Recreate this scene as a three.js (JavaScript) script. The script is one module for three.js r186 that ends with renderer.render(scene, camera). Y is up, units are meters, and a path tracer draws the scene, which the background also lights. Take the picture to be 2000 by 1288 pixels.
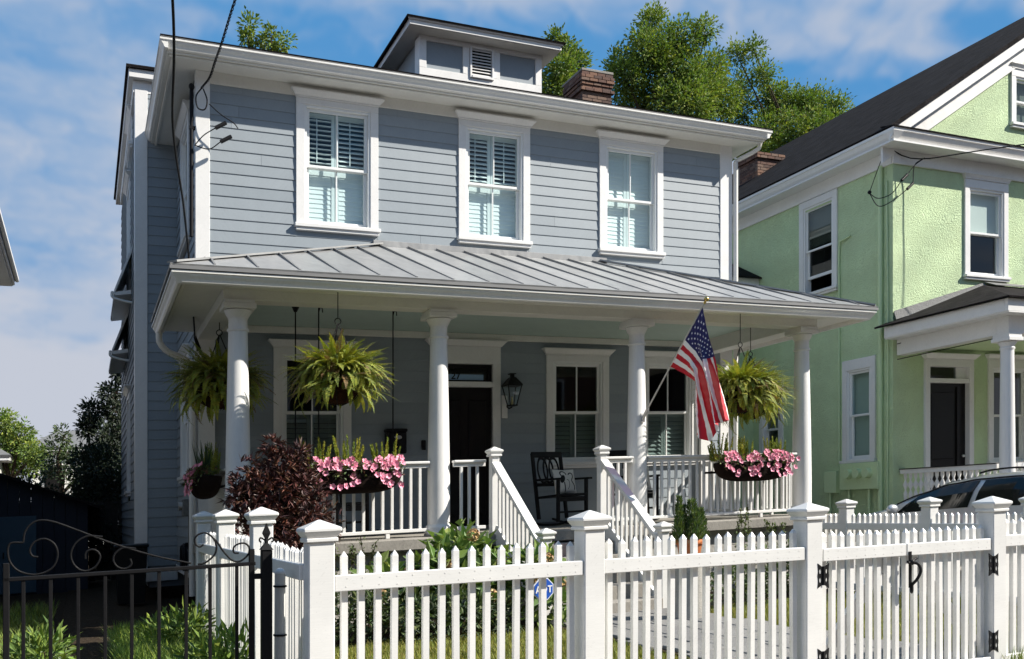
import * as THREE from 'three';
import { mergeGeometries } from 'three/addons/utils/BufferGeometryUtils.js';
import { FontLoader } from 'three/addons/loaders/FontLoader.js';
import { TextGeometry } from 'three/addons/geometries/TextGeometry.js';
import { createNoise2D, createNoise3D } from 'simplex-noise';

// ---------- camera, sky, sun, exposure ----------
const scene = new THREE.Scene();
const TURN = Math.atan(837 / 1839);                     // the camera is turned 24.5 degrees right of the house front
const EYE = new THREE.Vector3(-1.4215, 1.30, 13.636);
const camera = new THREE.PerspectiveCamera(2 * Math.atan(644 / 1839) * 180 / Math.PI, 2000 / 1288, 0.1, 600);
camera.position.copy(EYE);
camera.lookAt(EYE.x + Math.sin(TURN), EYE.y, EYE.z - Math.cos(TURN));
camera.setViewOffset(2000, 1288, 0, -371, 2000, 1288);  // lens shifted up, verticals stay vertical
const SUN = new THREE.Vector3(0.86, 0.85, 0.51).normalize();
const sun = new THREE.DirectionalLight(0xfff8ec, 5);
sun.position.copy(SUN).multiplyScalar(60);
sun.castShadow = true;
sun.shadow.mapSize.set(4096, 4096);
Object.assign(sun.shadow.camera, { left: -30, right: 30, top: 30, bottom: -30, near: 1, far: 150 });
sun.shadow.radius = 1;
scene.add(sun); scene.add(sun.target);
const renderer = new THREE.WebGLRenderer({ antialias: true });
renderer.toneMapping = THREE.LinearToneMapping;
renderer.toneMappingExposure = 1.68;
renderer.shadowMap.enabled = true;

function rng(seed) { let s = seed | 0; return () => { s = (s + 0x6d2b79f5) | 0; let t = Math.imul(s ^ (s >>> 15), 1 | s); t = (t + Math.imul(t ^ (t >>> 7), 61 | t)) ^ t; return ((t ^ (t >>> 14)) >>> 0) / 4294967296; }; }
const n3 = createNoise3D(rng(11)), n2 = createNoise2D(rng(12));
const smooth = (a, b, x) => { const t = Math.min(1, Math.max(0, (x - a) / (b - a))); return t * t * (3 - 2 * t); };
const mix = (a, b, t) => a + (b - a) * t;
{ // sky: clear blue above, thin streaky cloud, a pale veil low down all round
  const W = 2048, Hh = 1024, d = new Float32Array(W * Hh * 4);
  const fb = (x, y, z) => n3(x, y, z) * 0.5 + n3(x * 2.1, y * 2.1, z * 2.1) * 0.27 + n3(x * 4.3, y * 4.3, z * 4.3) * 0.15 + n3(x * 9, y * 9, z * 9) * 0.08;
  for (let j = 0; j < Hh; j++) for (let i = 0; i < W; i++) {
    const el = ((j + 0.5) / Hh - 0.5) * Math.PI, az = ((i + 0.5) / W - 0.5) * 2 * Math.PI;
    const x = Math.cos(el) * Math.cos(az), y = Math.sin(el), z = Math.cos(el) * Math.sin(az);
    const e = Math.max(0, el * 180 / Math.PI);
    const k = Math.max(y, 0.06), px = x / (k + 0.25), pz = z / (k + 0.25);
    const wx = fb(px * 2.2, pz * 2.2, 9.1), wz = fb(px * 2.2 + 5, pz * 2.2, 4.4), fine = fb(px * 7 + 3 * wx, pz * 9 + 3 * wz, 2.2) * 0.6 + fb(px * 17 + 5 * wx, pz * 23, 5.2) * 0.4;
    const veil = 1 - smooth(10, 25, e + 12 * fb(px * 0.8, pz * 0.8, 3.1) + 5 * wx + 3.5 * fine);
    const st = smooth(-0.15, 0.75, fb(px * 0.9 + pz * 0.5 + 4.0, pz * 2.3 - px * 0.6, 7.7) + 0.16 + 0.42 * fb(px * 3.4 + wx, pz * 4.6 + wz, 1.7) + 0.2 * fine);
    let r = mix(0.056, 0.07, veil), g = mix(0.182, 0.20, veil), b = mix(0.37, 0.38, veil);
    const c = Math.min(1, Math.max(0.94 * veil, 0.74 * st));
    r = mix(r, 0.345, c); g = mix(g, 0.36, c); b = mix(b, 0.405, c);
    const o = (j * W + i) * 4; d[o] = r; d[o + 1] = g; d[o + 2] = b; d[o + 3] = 1;
  }
  const sky = new THREE.DataTexture(d, W, Hh, THREE.RGBAFormat, THREE.FloatType);
  sky.mapping = THREE.EquirectangularReflectionMapping; sky.magFilter = sky.minFilter = THREE.LinearFilter; sky.needsUpdate = true;
  scene.background = sky; scene.environment = sky;
}

// ---------- helpers ----------
const GRADE = 0.0474;                                   // the street, the courses of the houses and the fences all climb gently to the right
const taken = new Map();
function numbered(n) { const k = taken.get(n) || 0; taken.set(n, k + 1); return k ? n + '_' + String(k).padStart(3, '0') : n; }
function tag(o, label, category, group, kind) { if (label) o.userData.label = label; if (category) o.userData.category = category; if (group) o.userData.group = group; if (kind) o.userData.kind = kind; return o; }
function thing(name, label, category, pos = [0, 0, 0], group, kind) {
  const o = new THREE.Group(); o.name = numbered(name); o.position.set(...pos); o.wp = new THREE.Vector3(...pos);
  scene.add(o); return tag(o, label, category, group, kind);
}
function part(parent, name, geo, mat, pos, rot) {       // pos in the parent's own axes
  const m = new THREE.Mesh(geo, mat); m.name = name; if (pos) m.position.set(...pos); if (rot) m.rotation.set(...rot);
  m.castShadow = m.receiveShadow = true; m.wp = (parent.wp || new THREE.Vector3()).clone().add(m.position); parent.add(m); return m;
}
function sub(parent, name, pos = [0, 0, 0], rotY = 0) { const o = new THREE.Group(); o.name = name; o.position.set(...pos); o.rotation.y = rotY; o.wp = (parent.wp || new THREE.Vector3()).clone().add(o.position); parent.add(o); return o; }
function boxUV(g) {                                     // uv in metres, by the way each face points
  if (g.index) g = g.toNonIndexed();
  g.computeVertexNormals();
  const p = g.attributes.position, n = g.attributes.normal, uv = new Float32Array(p.count * 2);
  for (let i = 0; i < p.count; i += 3) {
    const a = Math.abs(n.getX(i) + n.getX(i + 1) + n.getX(i + 2)), b = Math.abs(n.getY(i) + n.getY(i + 1) + n.getY(i + 2)), c = Math.abs(n.getZ(i) + n.getZ(i + 1) + n.getZ(i + 2));
    for (let k = i; k < i + 3; k++) { const x = p.getX(k), y = p.getY(k), z = p.getZ(k); uv[2 * k] = a > b && a > c ? z : x; uv[2 * k + 1] = b > a && b >= c ? z : y; }
  }
  g.setAttribute('uv', new THREE.BufferAttribute(uv, 2)); return g;
}
const cache = new Map();
const keep = (k, f) => { if (!cache.has(k)) cache.set(k, f()); return cache.get(k); };
function B(w, h, d, b = 0) {                            // a box, its edges chamfered by b
  return keep(`b${w.toFixed(4)},${h.toFixed(4)},${d.toFixed(4)},${b}`, () => {
    if (!b) return boxUV(new THREE.BoxGeometry(w, h, d));
    const X = w / 2, Y = h / 2, Z = d / 2, P = [], tri = (...v) => v.forEach((q) => P.push(...q));
    const quad = (a, c, e, f, n) => { const u = [c[0] - a[0], c[1] - a[1], c[2] - a[2]], v = [e[0] - a[0], e[1] - a[1], e[2] - a[2]]; const cr = [u[1] * v[2] - u[2] * v[1], u[2] * v[0] - u[0] * v[2], u[0] * v[1] - u[1] * v[0]]; if (cr[0] * n[0] + cr[1] * n[1] + cr[2] * n[2] > 0) tri(a, c, e, a, e, f); else tri(a, e, c, a, f, e); };
    const S = [-1, 1];
    for (const s of S) {
      quad([s * X, -Y + b, -Z + b], [s * X, Y - b, -Z + b], [s * X, Y - b, Z - b], [s * X, -Y + b, Z - b], [s, 0, 0]);
      quad([-X + b, s * Y, -Z + b], [X - b, s * Y, -Z + b], [X - b, s * Y, Z - b], [-X + b, s * Y, Z - b], [0, s, 0]);
      quad([-X + b, -Y + b, s * Z], [X - b, -Y + b, s * Z], [X - b, Y - b, s * Z], [-X + b, Y - b, s * Z], [0, 0, s]);
      for (const t of S) {
        quad([s * X, t * (Y - b), -Z + b], [s * X, t * (Y - b), Z - b], [s * (X - b), t * Y, Z - b], [s * (X - b), t * Y, -Z + b], [s, t, 0]);
        quad([s * X, -Y + b, t * (Z - b)], [s * X, Y - b, t * (Z - b)], [s * (X - b), Y - b, t * Z], [s * (X - b), -Y + b, t * Z], [s, 0, t]);
        quad([-X + b, s * Y, t * (Z - b)], [X - b, s * Y, t * (Z - b)], [X - b, s * (Y - b), t * Z], [-X + b, s * (Y - b), t * Z], [0, s, t]);
        for (const r of S) { const a = [s * X, t * (Y - b), r * (Z - b)], c = [s * (X - b), t * Y, r * (Z - b)], e = [s * (X - b), t * (Y - b), r * Z]; if (s * t * r > 0) tri(a, c, e); else tri(a, e, c); }
      }
    }
    const g = new THREE.BufferGeometry(); g.setAttribute('position', new THREE.Float32BufferAttribute(P, 3)); return boxUV(g);
  });
}
// a box between world bounds, made a part of `parent`
function bx(parent, name, x, y, z, mat, bev = 0) { const w = parent.wp; return part(parent, name, B(x[1] - x[0], y[1] - y[0], z[1] - z[0], bev), mat, [(x[0] + x[1]) / 2 - w.x, (y[0] + y[1]) / 2 - w.y, (z[0] + z[1]) / 2 - w.z]); }
const rawBox = (x, y, z) => boxUV(new THREE.BoxGeometry(x[1] - x[0], y[1] - y[0], z[1] - z[0])).translate((x[0] + x[1]) / 2, (y[0] + y[1]) / 2, (z[0] + z[1]) / 2);
function shapeOf(pts) { const s = new THREE.Shape(); pts.forEach((p, i) => (i ? s.lineTo(p[0], p[1]) : s.moveTo(p[0], p[1]))); s.closePath(); return s; }
// a profile of (z, y) points run along x, or of (x, y) points run along z
function runX(pts, len) { return boxUV(new THREE.ExtrudeGeometry(shapeOf(pts.map(([z, y]) => [-z, y])), { depth: len, bevelEnabled: false }).rotateY(Math.PI / 2)); }
function runZ(pts, len) { return boxUV(new THREE.ExtrudeGeometry(shapeOf(pts), { depth: len, bevelEnabled: false })); }
function poly(P) { const g = new THREE.BufferGeometry(); g.setAttribute('position', new THREE.Float32BufferAttribute(P, 3)); return boxUV(g); }
// a flat plate through corners a, b, c, d with thickness t below it
function plate(corners, t) {
  const v = corners.map((c) => new THREE.Vector3(...c)), n = v[1].clone().sub(v[0]).cross(v[v.length - 1].clone().sub(v[0])).normalize(), lo = v.map((q) => q.clone().addScaledVector(n, -t)), P = [];
  const t3 = (a, b, c) => P.push(...a.toArray(), ...b.toArray(), ...c.toArray());
  for (let i = 1; i < v.length - 1; i++) { t3(v[0], v[i], v[i + 1]); t3(lo[0], lo[i + 1], lo[i]); }
  for (let i = 0; i < v.length; i++) { const k = (i + 1) % v.length; t3(v[i], lo[i], lo[k]); t3(v[i], lo[k], v[k]); }
  return poly(P);
}
// a bar of rectangular section from a to b
function bar(a, b, w, h) {
  const A = new THREE.Vector3(...a), Bv = new THREE.Vector3(...b), L = A.distanceTo(Bv), g = new THREE.BoxGeometry(w, h, L);
  const m = new THREE.Matrix4().lookAt(A, Bv, new THREE.Vector3(0, 1, 0)); m.setPosition(A.add(Bv).multiplyScalar(0.5));
  return boxUV(g).applyMatrix4(m);
}
function tube(pts, r, seg = 24, rad = 6, closed = false) { return new THREE.TubeGeometry(new THREE.CatmullRomCurve3(pts.map((p) => new THREE.Vector3(...p)), closed, 'catmullrom', 0.5), seg, r, rad, closed); }
function rod(a, b, r0, r1 = r0, n = 7) { const A = new THREE.Vector3(...a), Bv = new THREE.Vector3(...b), L = A.distanceTo(Bv); const g = new THREE.CylinderGeometry(r1, r0, L, n); const q = new THREE.Quaternion().setFromUnitVectors(new THREE.Vector3(0, 1, 0), Bv.clone().sub(A).normalize()); g.applyQuaternion(q); const c = A.add(Bv).multiplyScalar(0.5); return g.translate(c.x, c.y, c.z); }
const merge = (list) => mergeGeometries(list.map((g) => { g = g.index ? g.toNonIndexed() : g.clone(); for (const k of Object.keys(g.attributes)) if (!['position', 'normal', 'uv'].includes(k)) g.deleteAttribute(k); return g; }));
function frustum(w0, d0, w1, d1, h) { // upright truncated pyramid, base at y 0
  const P = [], a = [[-w0 / 2, 0, -d0 / 2], [w0 / 2, 0, -d0 / 2], [w0 / 2, 0, d0 / 2], [-w0 / 2, 0, d0 / 2]], b = [[-w1 / 2, h, -d1 / 2], [w1 / 2, h, -d1 / 2], [w1 / 2, h, d1 / 2], [-w1 / 2, h, d1 / 2]];
  const q = (i, j, k, l) => P.push(...i, ...j, ...k, ...i, ...k, ...l);
  for (let i = 0; i < 4; i++) { const k = (i + 1) % 4; q(a[i], b[i], b[k], a[k]); }
  q(a[0], a[1], a[2], a[3]); q(b[0], b[3], b[2], b[1]);
  return poly(P);
}

// ---------- textures and materials ----------
function dataTex(size, f, srgb, rep) {                  // f(u, v) -> [r, g, b] 0..1
  const d = new Uint8Array(size * size * 4);
  for (let j = 0; j < size; j++) for (let i = 0; i < size; i++) { const c = f(i / size, j / size), o = (j * size + i) * 4; for (let k = 0; k < 3; k++) d[o + k] = Math.max(0, Math.min(255, c[k] * 255)); d[o + 3] = 255; }
  const t = new THREE.DataTexture(d, size, size); t.wrapS = t.wrapT = THREE.RepeatWrapping; t.magFilter = THREE.LinearFilter; t.minFilter = THREE.LinearMipmapLinearFilter; t.generateMipmaps = true;
  if (srgb) t.colorSpace = THREE.SRGBColorSpace; if (rep) t.repeat.set(rep[0], rep[1]); t.needsUpdate = true; return t;
}
// noise that repeats over the unit square
const tn = (u, v, f, s = 0) => { const a = u * 2 * Math.PI, b = v * 2 * Math.PI, r = f / (2 * Math.PI); return n3(Math.cos(a) * r + s + Math.cos(b) * r * 0.7, Math.sin(a) * r + Math.sin(b) * r * 0.7, Math.cos(b) * r - s + Math.sin(b) * 0.3 * r); };
const pick = (u, v, f, s) => tn(u, v, f, s) * 0.55 + tn(u, v, f * 2.3, s + 9) * 0.28 + tn(u, v, f * 5.1, s + 17) * 0.17;
const grimeTex = dataTex(512, (u, v) => { const a = pick(u, v, 6, 1), b = pick(u, v, 40, 5), sp = tn(u, v, 85, 12) > 0.7 ? 0.06 : 0; const k = 0.955 + 0.04 * a + 0.03 * b - sp; return [k, k * 0.998, k * 0.992]; }, false, [0.55, 0.55]);
const washTex = dataTex(512, (u, v) => { const a = pick(u, v, 3, 1), b = pick(u, v, 14, 5), st = tn(u, v * 0.2, 20, 3), s = tn(u, v, 60, 2) > 0.66 ? 0.05 : 0; const k = 0.945 + 0.05 * a + 0.035 * b + 0.02 * st - s; return [k * (1 - 0.02 * a), k, k * (1 + 0.02 * b)]; }, false, [0.22, 0.22]);
const paintBump = dataTex(512, (u, v) => { const k = 0.5 + 0.25 * pick(u, v, 30, 2) + 0.2 * tn(u * 1, v, 90, 4); return [k, k, k]; }, false, [1.3, 1.3]);
const roughTex = dataTex(256, (u, v) => { const k = 0.75 + 0.2 * pick(u, v, 9, 8); return [1, k, 1]; }, false, [0.7, 0.7]);
const grainTex = dataTex(512, (u, v) => { const g = tn(u * 1, v, 4, 3), l = n2(u * 3, v * 160) * 0.5 + n2(u * 9, v * 330) * 0.3; const chip = tn(u, v, 60, 21) > 0.76 ? 0.07 : 0; const k = 0.93 + 0.06 * l + 0.045 * g - chip; return [k, k, k * 0.99]; }, false, [0.6, 1.2]);
const stuccoBump = dataTex(1024, (u, v) => { const a = tn(u, v, 62, 1), b = tn(u, v, 120, 6), c = tn(u, v, 18, 11); const k = 0.5 + 0.34 * Math.pow(Math.max(0, a * 0.7 + b * 0.4 + 0.15), 1.0) - 0.28 * Math.max(0, -a) + 0.08 * c + 0.1 * b; return [k, k, k]; }, false, [0.72, 0.72]);
const shingleTex = dataTex(1024, (u, v) => { const rows = 22, r = Math.floor(v * rows), cols = 20, x = u * cols + (r % 2) * 0.5 + 0.27 * Math.sin(r * 12.7), c = ((Math.floor(x) % cols) + cols) % cols; const h = Math.abs(Math.sin(r * 91.7 + c * 37.3) * 43758.5) % 1; const k = (0.55 + 0.75 * h) * (0.85 + 0.3 * tn(u, v, 90, 2)) ; return [k * 0.66, k * 0.62, k * 0.63]; }, false, [0.28, 0.28]);
const shingleBump = dataTex(1024, (u, v) => { const rows = 22, f = v * rows, r = Math.floor(f), cols = 20, x = u * cols + (r % 2) * 0.5 + 0.27 * Math.sin(r * 12.7), fx = x - Math.floor(x); let k = 0.85 - 0.6 * (f - r); if (fx < 0.05) k -= 0.35; k += 0.08 * tn(u, v, 120, 5); return [k, k, k]; }, false, [0.28, 0.28]);
const turned = (t) => { const c = t.clone(); c.rotation = Math.PI / 2; c.needsUpdate = true; return c; };
const streakTex = dataTex(512, (u, v) => { const a = tn(u, v, 5, 2), l = n2(u * 60, v * 3) * 0.5 + n2(u * 140, v * 6) * 0.3, b = pick(u, v, 12, 9); const k = 0.93 + 0.05 * a + 0.05 * l + 0.04 * b; return [k, k, k * 0.99]; }, false, [0.5, 0.5]);
const canTex = dataTex(256, (u, v) => { const k = 0.5 + 0.3 * tn(u, v, 4, 5) + 0.15 * tn(u, v, 11, 8); return [k, k, k]; }, false, [0.6, 0.4]);
const soilTex = dataTex(512, (u, v) => { const k = 0.8 + 0.35 * pick(u, v, 26, 3) + 0.15 * tn(u, v, 110, 2); return [k, k * 0.96, k * 0.9]; }, false, [0.6, 0.6]);
const soilBump = dataTex(512, (u, v) => { const k = 0.5 + 0.5 * pick(u, v, 34, 7); return [k, k, k]; }, false, [0.6, 0.6]);
const concTex = dataTex(512, (u, v) => { const k = 0.88 + 0.14 * pick(u, v, 8, 5) + 0.08 * tn(u, v, 130, 2) - (tn(u, v, 70, 9) > 0.62 ? 0.12 : 0); return [k, k * 0.985, k * 0.96]; }, false, [0.5, 0.5]);
const brickTex = dataTex(256, (u, v) => { const k = 0.85 + 0.25 * pick(u, v, 16, 5) - (tn(u, v, 44, 3) > 0.45 ? 0.25 : 0); return [k, k, k]; }, false, [3, 3]);
const C = (r, g, b) => new THREE.Color().setRGB(r, g, b);
const std = (r, g, b, rough, o = {}) => new THREE.MeshStandardMaterial({ color: C(r, g, b), roughness: rough, metalness: 0, ...o });
const dull = (r, g, b, rough, spec, o = {}) => new THREE.MeshPhysicalMaterial({ color: C(r, g, b), roughness: rough, metalness: 0, specularIntensity: spec, ...o });
const M = {
  white: std(0.80, 0.795, 0.785, 0.5, { map: grimeTex, bumpMap: paintBump, bumpScale: 0.0006, roughnessMap: roughTex }),
  fence: std(0.80, 0.797, 0.788, 0.5, { map: grainTex, bumpMap: grainTex, bumpScale: 0.0012, roughnessMap: roughTex }),
  vinyl: std(0.80, 0.81, 0.80, 0.35),
  cream: std(0.76, 0.745, 0.70, 0.55, { map: grimeTex, bumpMap: paintBump, bumpScale: 0.0005 }),
  gutter: std(0.80, 0.79, 0.76, 0.3, { map: grimeTex }),
  haint: std(0.52, 0.64, 0.585, 0.6, { map: grimeTex }),
  core: dull(0.20, 0.21, 0.23, 0.9, 0.1), room: dull(0.22, 0.21, 0.19, 0.95, 0.1),
  roofMetal: [0, 1, 2, 3].map((i) => std(0.305 + 0.02 * i, 0.307 + 0.02 * i, 0.31 + 0.02 * i, 0.4, { map: streakTex, metalness: 0.15, bumpMap: canTex, bumpScale: 0.012 })),
  seam: std(0.22, 0.22, 0.222, 0.45, { metalness: 0.15 }),
  shingle: dull(0.030, 0.028, 0.029, 0.95, 0.15, { map: shingleTex, bumpMap: shingleBump, bumpScale: 0.012 }),
  shingleX: dull(0.030, 0.028, 0.029, 0.95, 0.15, { map: turned(shingleTex), bumpMap: turned(shingleBump), bumpScale: 0.012 }),
  black: dull(0.012, 0.012, 0.013, 0.42, 0.35, { bumpMap: paintBump, bumpScale: 0.0008 }),
  iron: dull(0.009, 0.009, 0.010, 0.55, 0.3, { bumpMap: soilBump, bumpScale: 0.0012 }),
  doorBlack: dull(0.012, 0.011, 0.011, 0.3, 0.3),
  wire: dull(0.012, 0.012, 0.014, 0.55, 0.3),
  concrete: std(0.30, 0.285, 0.26, 0.9, { map: concTex, bumpMap: soilBump, bumpScale: 0.003 }),
  skirt: std(0.42, 0.41, 0.385, 0.9, { map: concTex, bumpMap: soilBump, bumpScale: 0.004 }),
  paver: [0, 1, 2].map((i) => std(0.19 + 0.02 * i, 0.19 + 0.02 * i, 0.19 + 0.018 * i, 0.9, { map: concTex, bumpMap: soilBump, bumpScale: 0.003 })),
  soil: dull(0.055, 0.044, 0.034, 1, 0.1, { map: soilTex, bumpMap: soilBump, bumpScale: 0.02 }),
  lawn: dull(0.10, 0.125, 0.03, 1, 0.1, { map: soilTex, bumpMap: soilBump, bumpScale: 0.02 }),
  brick: [[0.19, 0.098, 0.068], [0.24, 0.13, 0.085], [0.15, 0.08, 0.06], [0.21, 0.135, 0.10], [0.11, 0.065, 0.052]].map((c) => std(...c, 0.9, { map: brickTex, bumpMap: soilBump, bumpScale: 0.003 })),
  mortar: std(0.22, 0.19, 0.17, 0.95), darkMortar: std(0.15, 0.12, 0.11, 0.95),
  stucco: std(0.645, 0.81, 0.49, 0.88, { map: washTex, bumpMap: stuccoBump, bumpScale: 0.019 }),
  stuccoPlain: std(0.60, 0.755, 0.455, 0.8, { map: grimeTex }),
  flashing: std(0.17, 0.173, 0.176, 0.8, { map: concTex, bumpMap: soilBump, bumpScale: 0.01 }),
  pane: new THREE.MeshPhysicalMaterial({ color: C(0.84, 0.93, 0.935), roughness: 0.02, metalness: 0, transmission: 1, thickness: 0, ior: 1.5, side: THREE.DoubleSide }),
  darkPane: new THREE.MeshPhysicalMaterial({ color: C(0.40, 0.46, 0.45), roughness: 0.02, transmission: 1, thickness: 0, ior: 1.55, side: THREE.DoubleSide }),
  shutter: std(0.76, 0.79, 0.79, 0.5),
  blind: std(0.62, 0.62, 0.585, 0.7),
  coco: dull(0.05, 0.024, 0.015, 1, 0.1, { map: soilTex, bumpMap: soilBump, bumpScale: 0.012 }),
  trough: dull(0.018, 0.012, 0.01, 0.95, 0.15, { bumpMap: soilBump, bumpScale: 0.008 }),
  brass: std(0.62, 0.45, 0.16, 0.25, { metalness: 0.9 }),
  alu: std(0.62, 0.62, 0.62, 0.3, { metalness: 0.8 }),
  terracotta: std(0.62, 0.20, 0.07, 0.8, { map: concTex }),
  bark: dull(0.11, 0.085, 0.065, 0.95, 0.2, { map: soilTex, bumpMap: soilBump, bumpScale: 0.02 }),
  siding: [0, 1, 2, 3].map((i) => std(0.259 + 0.011 * i, 0.300 + 0.011 * i, 0.336 + 0.011 * i, 0.55, { map: grimeTex, bumpMap: grainTex, bumpScale: 0.0007 })),
  panelGray: std(0.275, 0.316, 0.352, 0.55, { map: grimeTex }),
};
const leafMat = (rough = 0.6, tr = 0.3) => new THREE.MeshPhysicalMaterial({ color: 0xffffff, vertexColors: true, roughness: rough, transmission: tr, thickness: 0, side: THREE.DoubleSide });
M.leaf = leafMat(0.9, 0.35); M.fern = leafMat(0.9, 0.35); M.blade = leafMat(0.9, 0.35);
M.leafDark = new THREE.MeshStandardMaterial({ vertexColors: true, roughness: 0.55, side: THREE.DoubleSide });

// ---------- ground ----------
{
  const g = thing('ground', 'dark earth ground of the lots', null, [0, 0, 0], null, 'structure');
  part(g, 'earth', boxUV(new THREE.PlaneGeometry(400, 400, 4, 4).rotateX(-Math.PI / 2)), M.soil, [0, -0.14, 0]);
  const y = thing('yard', 'raised earth yard round the houses', null, [0, 0, 0], null, 'structure'); part(y, 'earth', B(60, 0.2, 48, 0.02), M.soil, [3, -0.115, -15.5]);
  const l = thing('lawn', 'mown front lawn behind the picket fence', null, [0, 0, 0], null, 'structure');
  part(l, 'turf', boxUV(new THREE.PlaneGeometry(8.0, 4.3, 1, 1).rotateX(-Math.PI / 2)), M.lawn, [3.75, -0.004, 6.45]);
  const d = thing('driveway', 'pale concrete driveway between the two houses', null, [0, 0, 0], null, 'structure');
  part(d, 'slab', B(3.4, 0.06, 14, 0.01), M.concrete, [9.8, -0.02, 1.45]);
  const s = thing('pavement', 'street pavement in front of the fences', null, [0, 0, 0], null, 'structure');
  part(s, 'slab', B(60, 0.08, 2.0, 0.01), M.concrete, [8, -0.155, 9.75]);
  const p = thing('side_path', 'bare earth path beside the left wall of the house', null, [0, 0, 0], null, 'structure');
  part(p, 'slab', B(0.9, 0.05, 14, 0.01), M.soil, [-1.25, -0.012, 0.5]);
  const w = thing('front_walk', 'grey paver walk from the gate to the porch steps', null, [4.0, 0, 6.4], null, 'structure');
  const r = rng(5);
  part(w, 'bedding', B(1.72, 0.03, 4.2), M.soil, [0, -0.005, 0]);
  for (let j = 0; j < 9; j++) for (let i = 0; i < 4; i++) {
    const off = (j % 2) * 0.21;
    const x = -0.64 + i * 0.425 + off * 0.5 - 0.05, wd = 0.405;
    part(w, 'paver', B(wd, 0.05, 0.44, 0.008), M.paver[Math.floor(r() * 3)], [x, 0.008 + 0.006 * r(), -1.85 + j * 0.462], [0.006 * (r() - 0.5), 0.01 * (r() - 0.5), 0.006 * (r() - 0.5)]);
  }
}

// ---------- the grey house ----------
const house = thing('gray_house', 'two storey blue grey clapboard house with white trim and columned front porch', 'house', [0, 0, 0]);
const HW = 9.06, EXPO = 0.16;
const boardZ = (h, len) => keep(`bz${h.toFixed(3)},${len.toFixed(3)}`, () => { const tb = 0.007 + 0.008 * h / EXPO; return runX([[0, 0], [tb, 0], [tb, 0.006], [0.005, h], [0, h]], len); });
const boardX = (h, len) => keep(`bX${h.toFixed(3)},${len.toFixed(3)}`, () => { const tb = 0.008 + 0.01 * h / EXPO; return runZ([[0, 0], [0, h], [-0.005, h], [-tb, 0.006], [-tb, 0]], len); });
const br = rng(77);
function sidingFront(parent, x0, x1, y0, y1, zf, holes) {
  for (let a = y0; a < y1 - 0.01; a += EXPO) {
    const b = Math.min(a + EXPO, y1), xs = [x0, x1];
    holes.forEach((h) => xs.push(Math.max(x0, Math.min(x1, h[0])), Math.max(x0, Math.min(x1, h[1]))));
    xs.sort((p, q) => p - q);
    const runs = [];
    for (let i = 0; i < xs.length - 1; i++) {
      if (xs[i + 1] - xs[i] < 0.01) continue;
      const m = (xs[i] + xs[i + 1]) / 2, h = holes.find((q) => m > q[0] && m < q[1] && q[2] < b - 0.001 && q[3] > a + 0.001);
      const segs = h ? [[a, Math.min(b, h[2])], [Math.max(a, h[3]), b]].filter((s) => s[1] - s[0] > 0.012) : [[a, b]];
      for (const s of segs) { const last = runs[runs.length - 1]; if (last && !h && Math.abs(last[1] - xs[i]) < 1e-6 && last[2] === s[0] && last[3] === s[1]) last[1] = xs[i + 1]; else runs.push([xs[i], xs[i + 1], s[0], s[1]]); }
    }
    // here and there a course is pieced from two boards
    const cut = runs.flatMap(([p, q, c, d]) => { const k = p + (q - p) * (0.2 + 0.6 * br()); return q - p > 0.9 && br() < 0.16 ? [[p, k - 0.0015, c, d], [k + 0.0015, q, c, d]] : [[p, q, c, d]]; });
    for (const [p, q, c, d] of cut) part(parent, 'siding_board', boardZ(d - c, q - p), M.siding[Math.floor(br() * 4)], [p - parent.wp.x, c - parent.wp.y, zf - parent.wp.z]);
  }
}
function sidingLeft(parent, z0, z1, y0, y1, xf, holes, joined) {
  const all = [];
  for (let a = y0; a < y1 - 0.01; a += EXPO) {
    const b = Math.min(a + EXPO, y1); let runs = [[z0, z1]];
    for (const h of holes) if (h[2] < b - 0.06 && h[3] > a + 0.06) runs = runs.flatMap(([p, q]) => (h[1] < p || h[0] > q ? [[p, q]] : [[p, h[0]], [h[1], q]].filter((k) => k[1] - k[0] > 0.02)));
    for (const [p, q] of runs) if (joined) all.push(boardX(b - a, q - p).clone().translate(xf - parent.wp.x, a - parent.wp.y, p - parent.wp.z)); else part(parent, 'siding_board', boardX(b - a, q - p), M.siding[Math.floor(br() * 4)], [xf - parent.wp.x, a - parent.wp.y, p - parent.wp.z]);
  }
  if (joined) part(parent, 'side_siding', merge(all), M.siding[1]).userData.kind = 'stuff';   // seen edge on, too thin to tell apart
}

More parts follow.
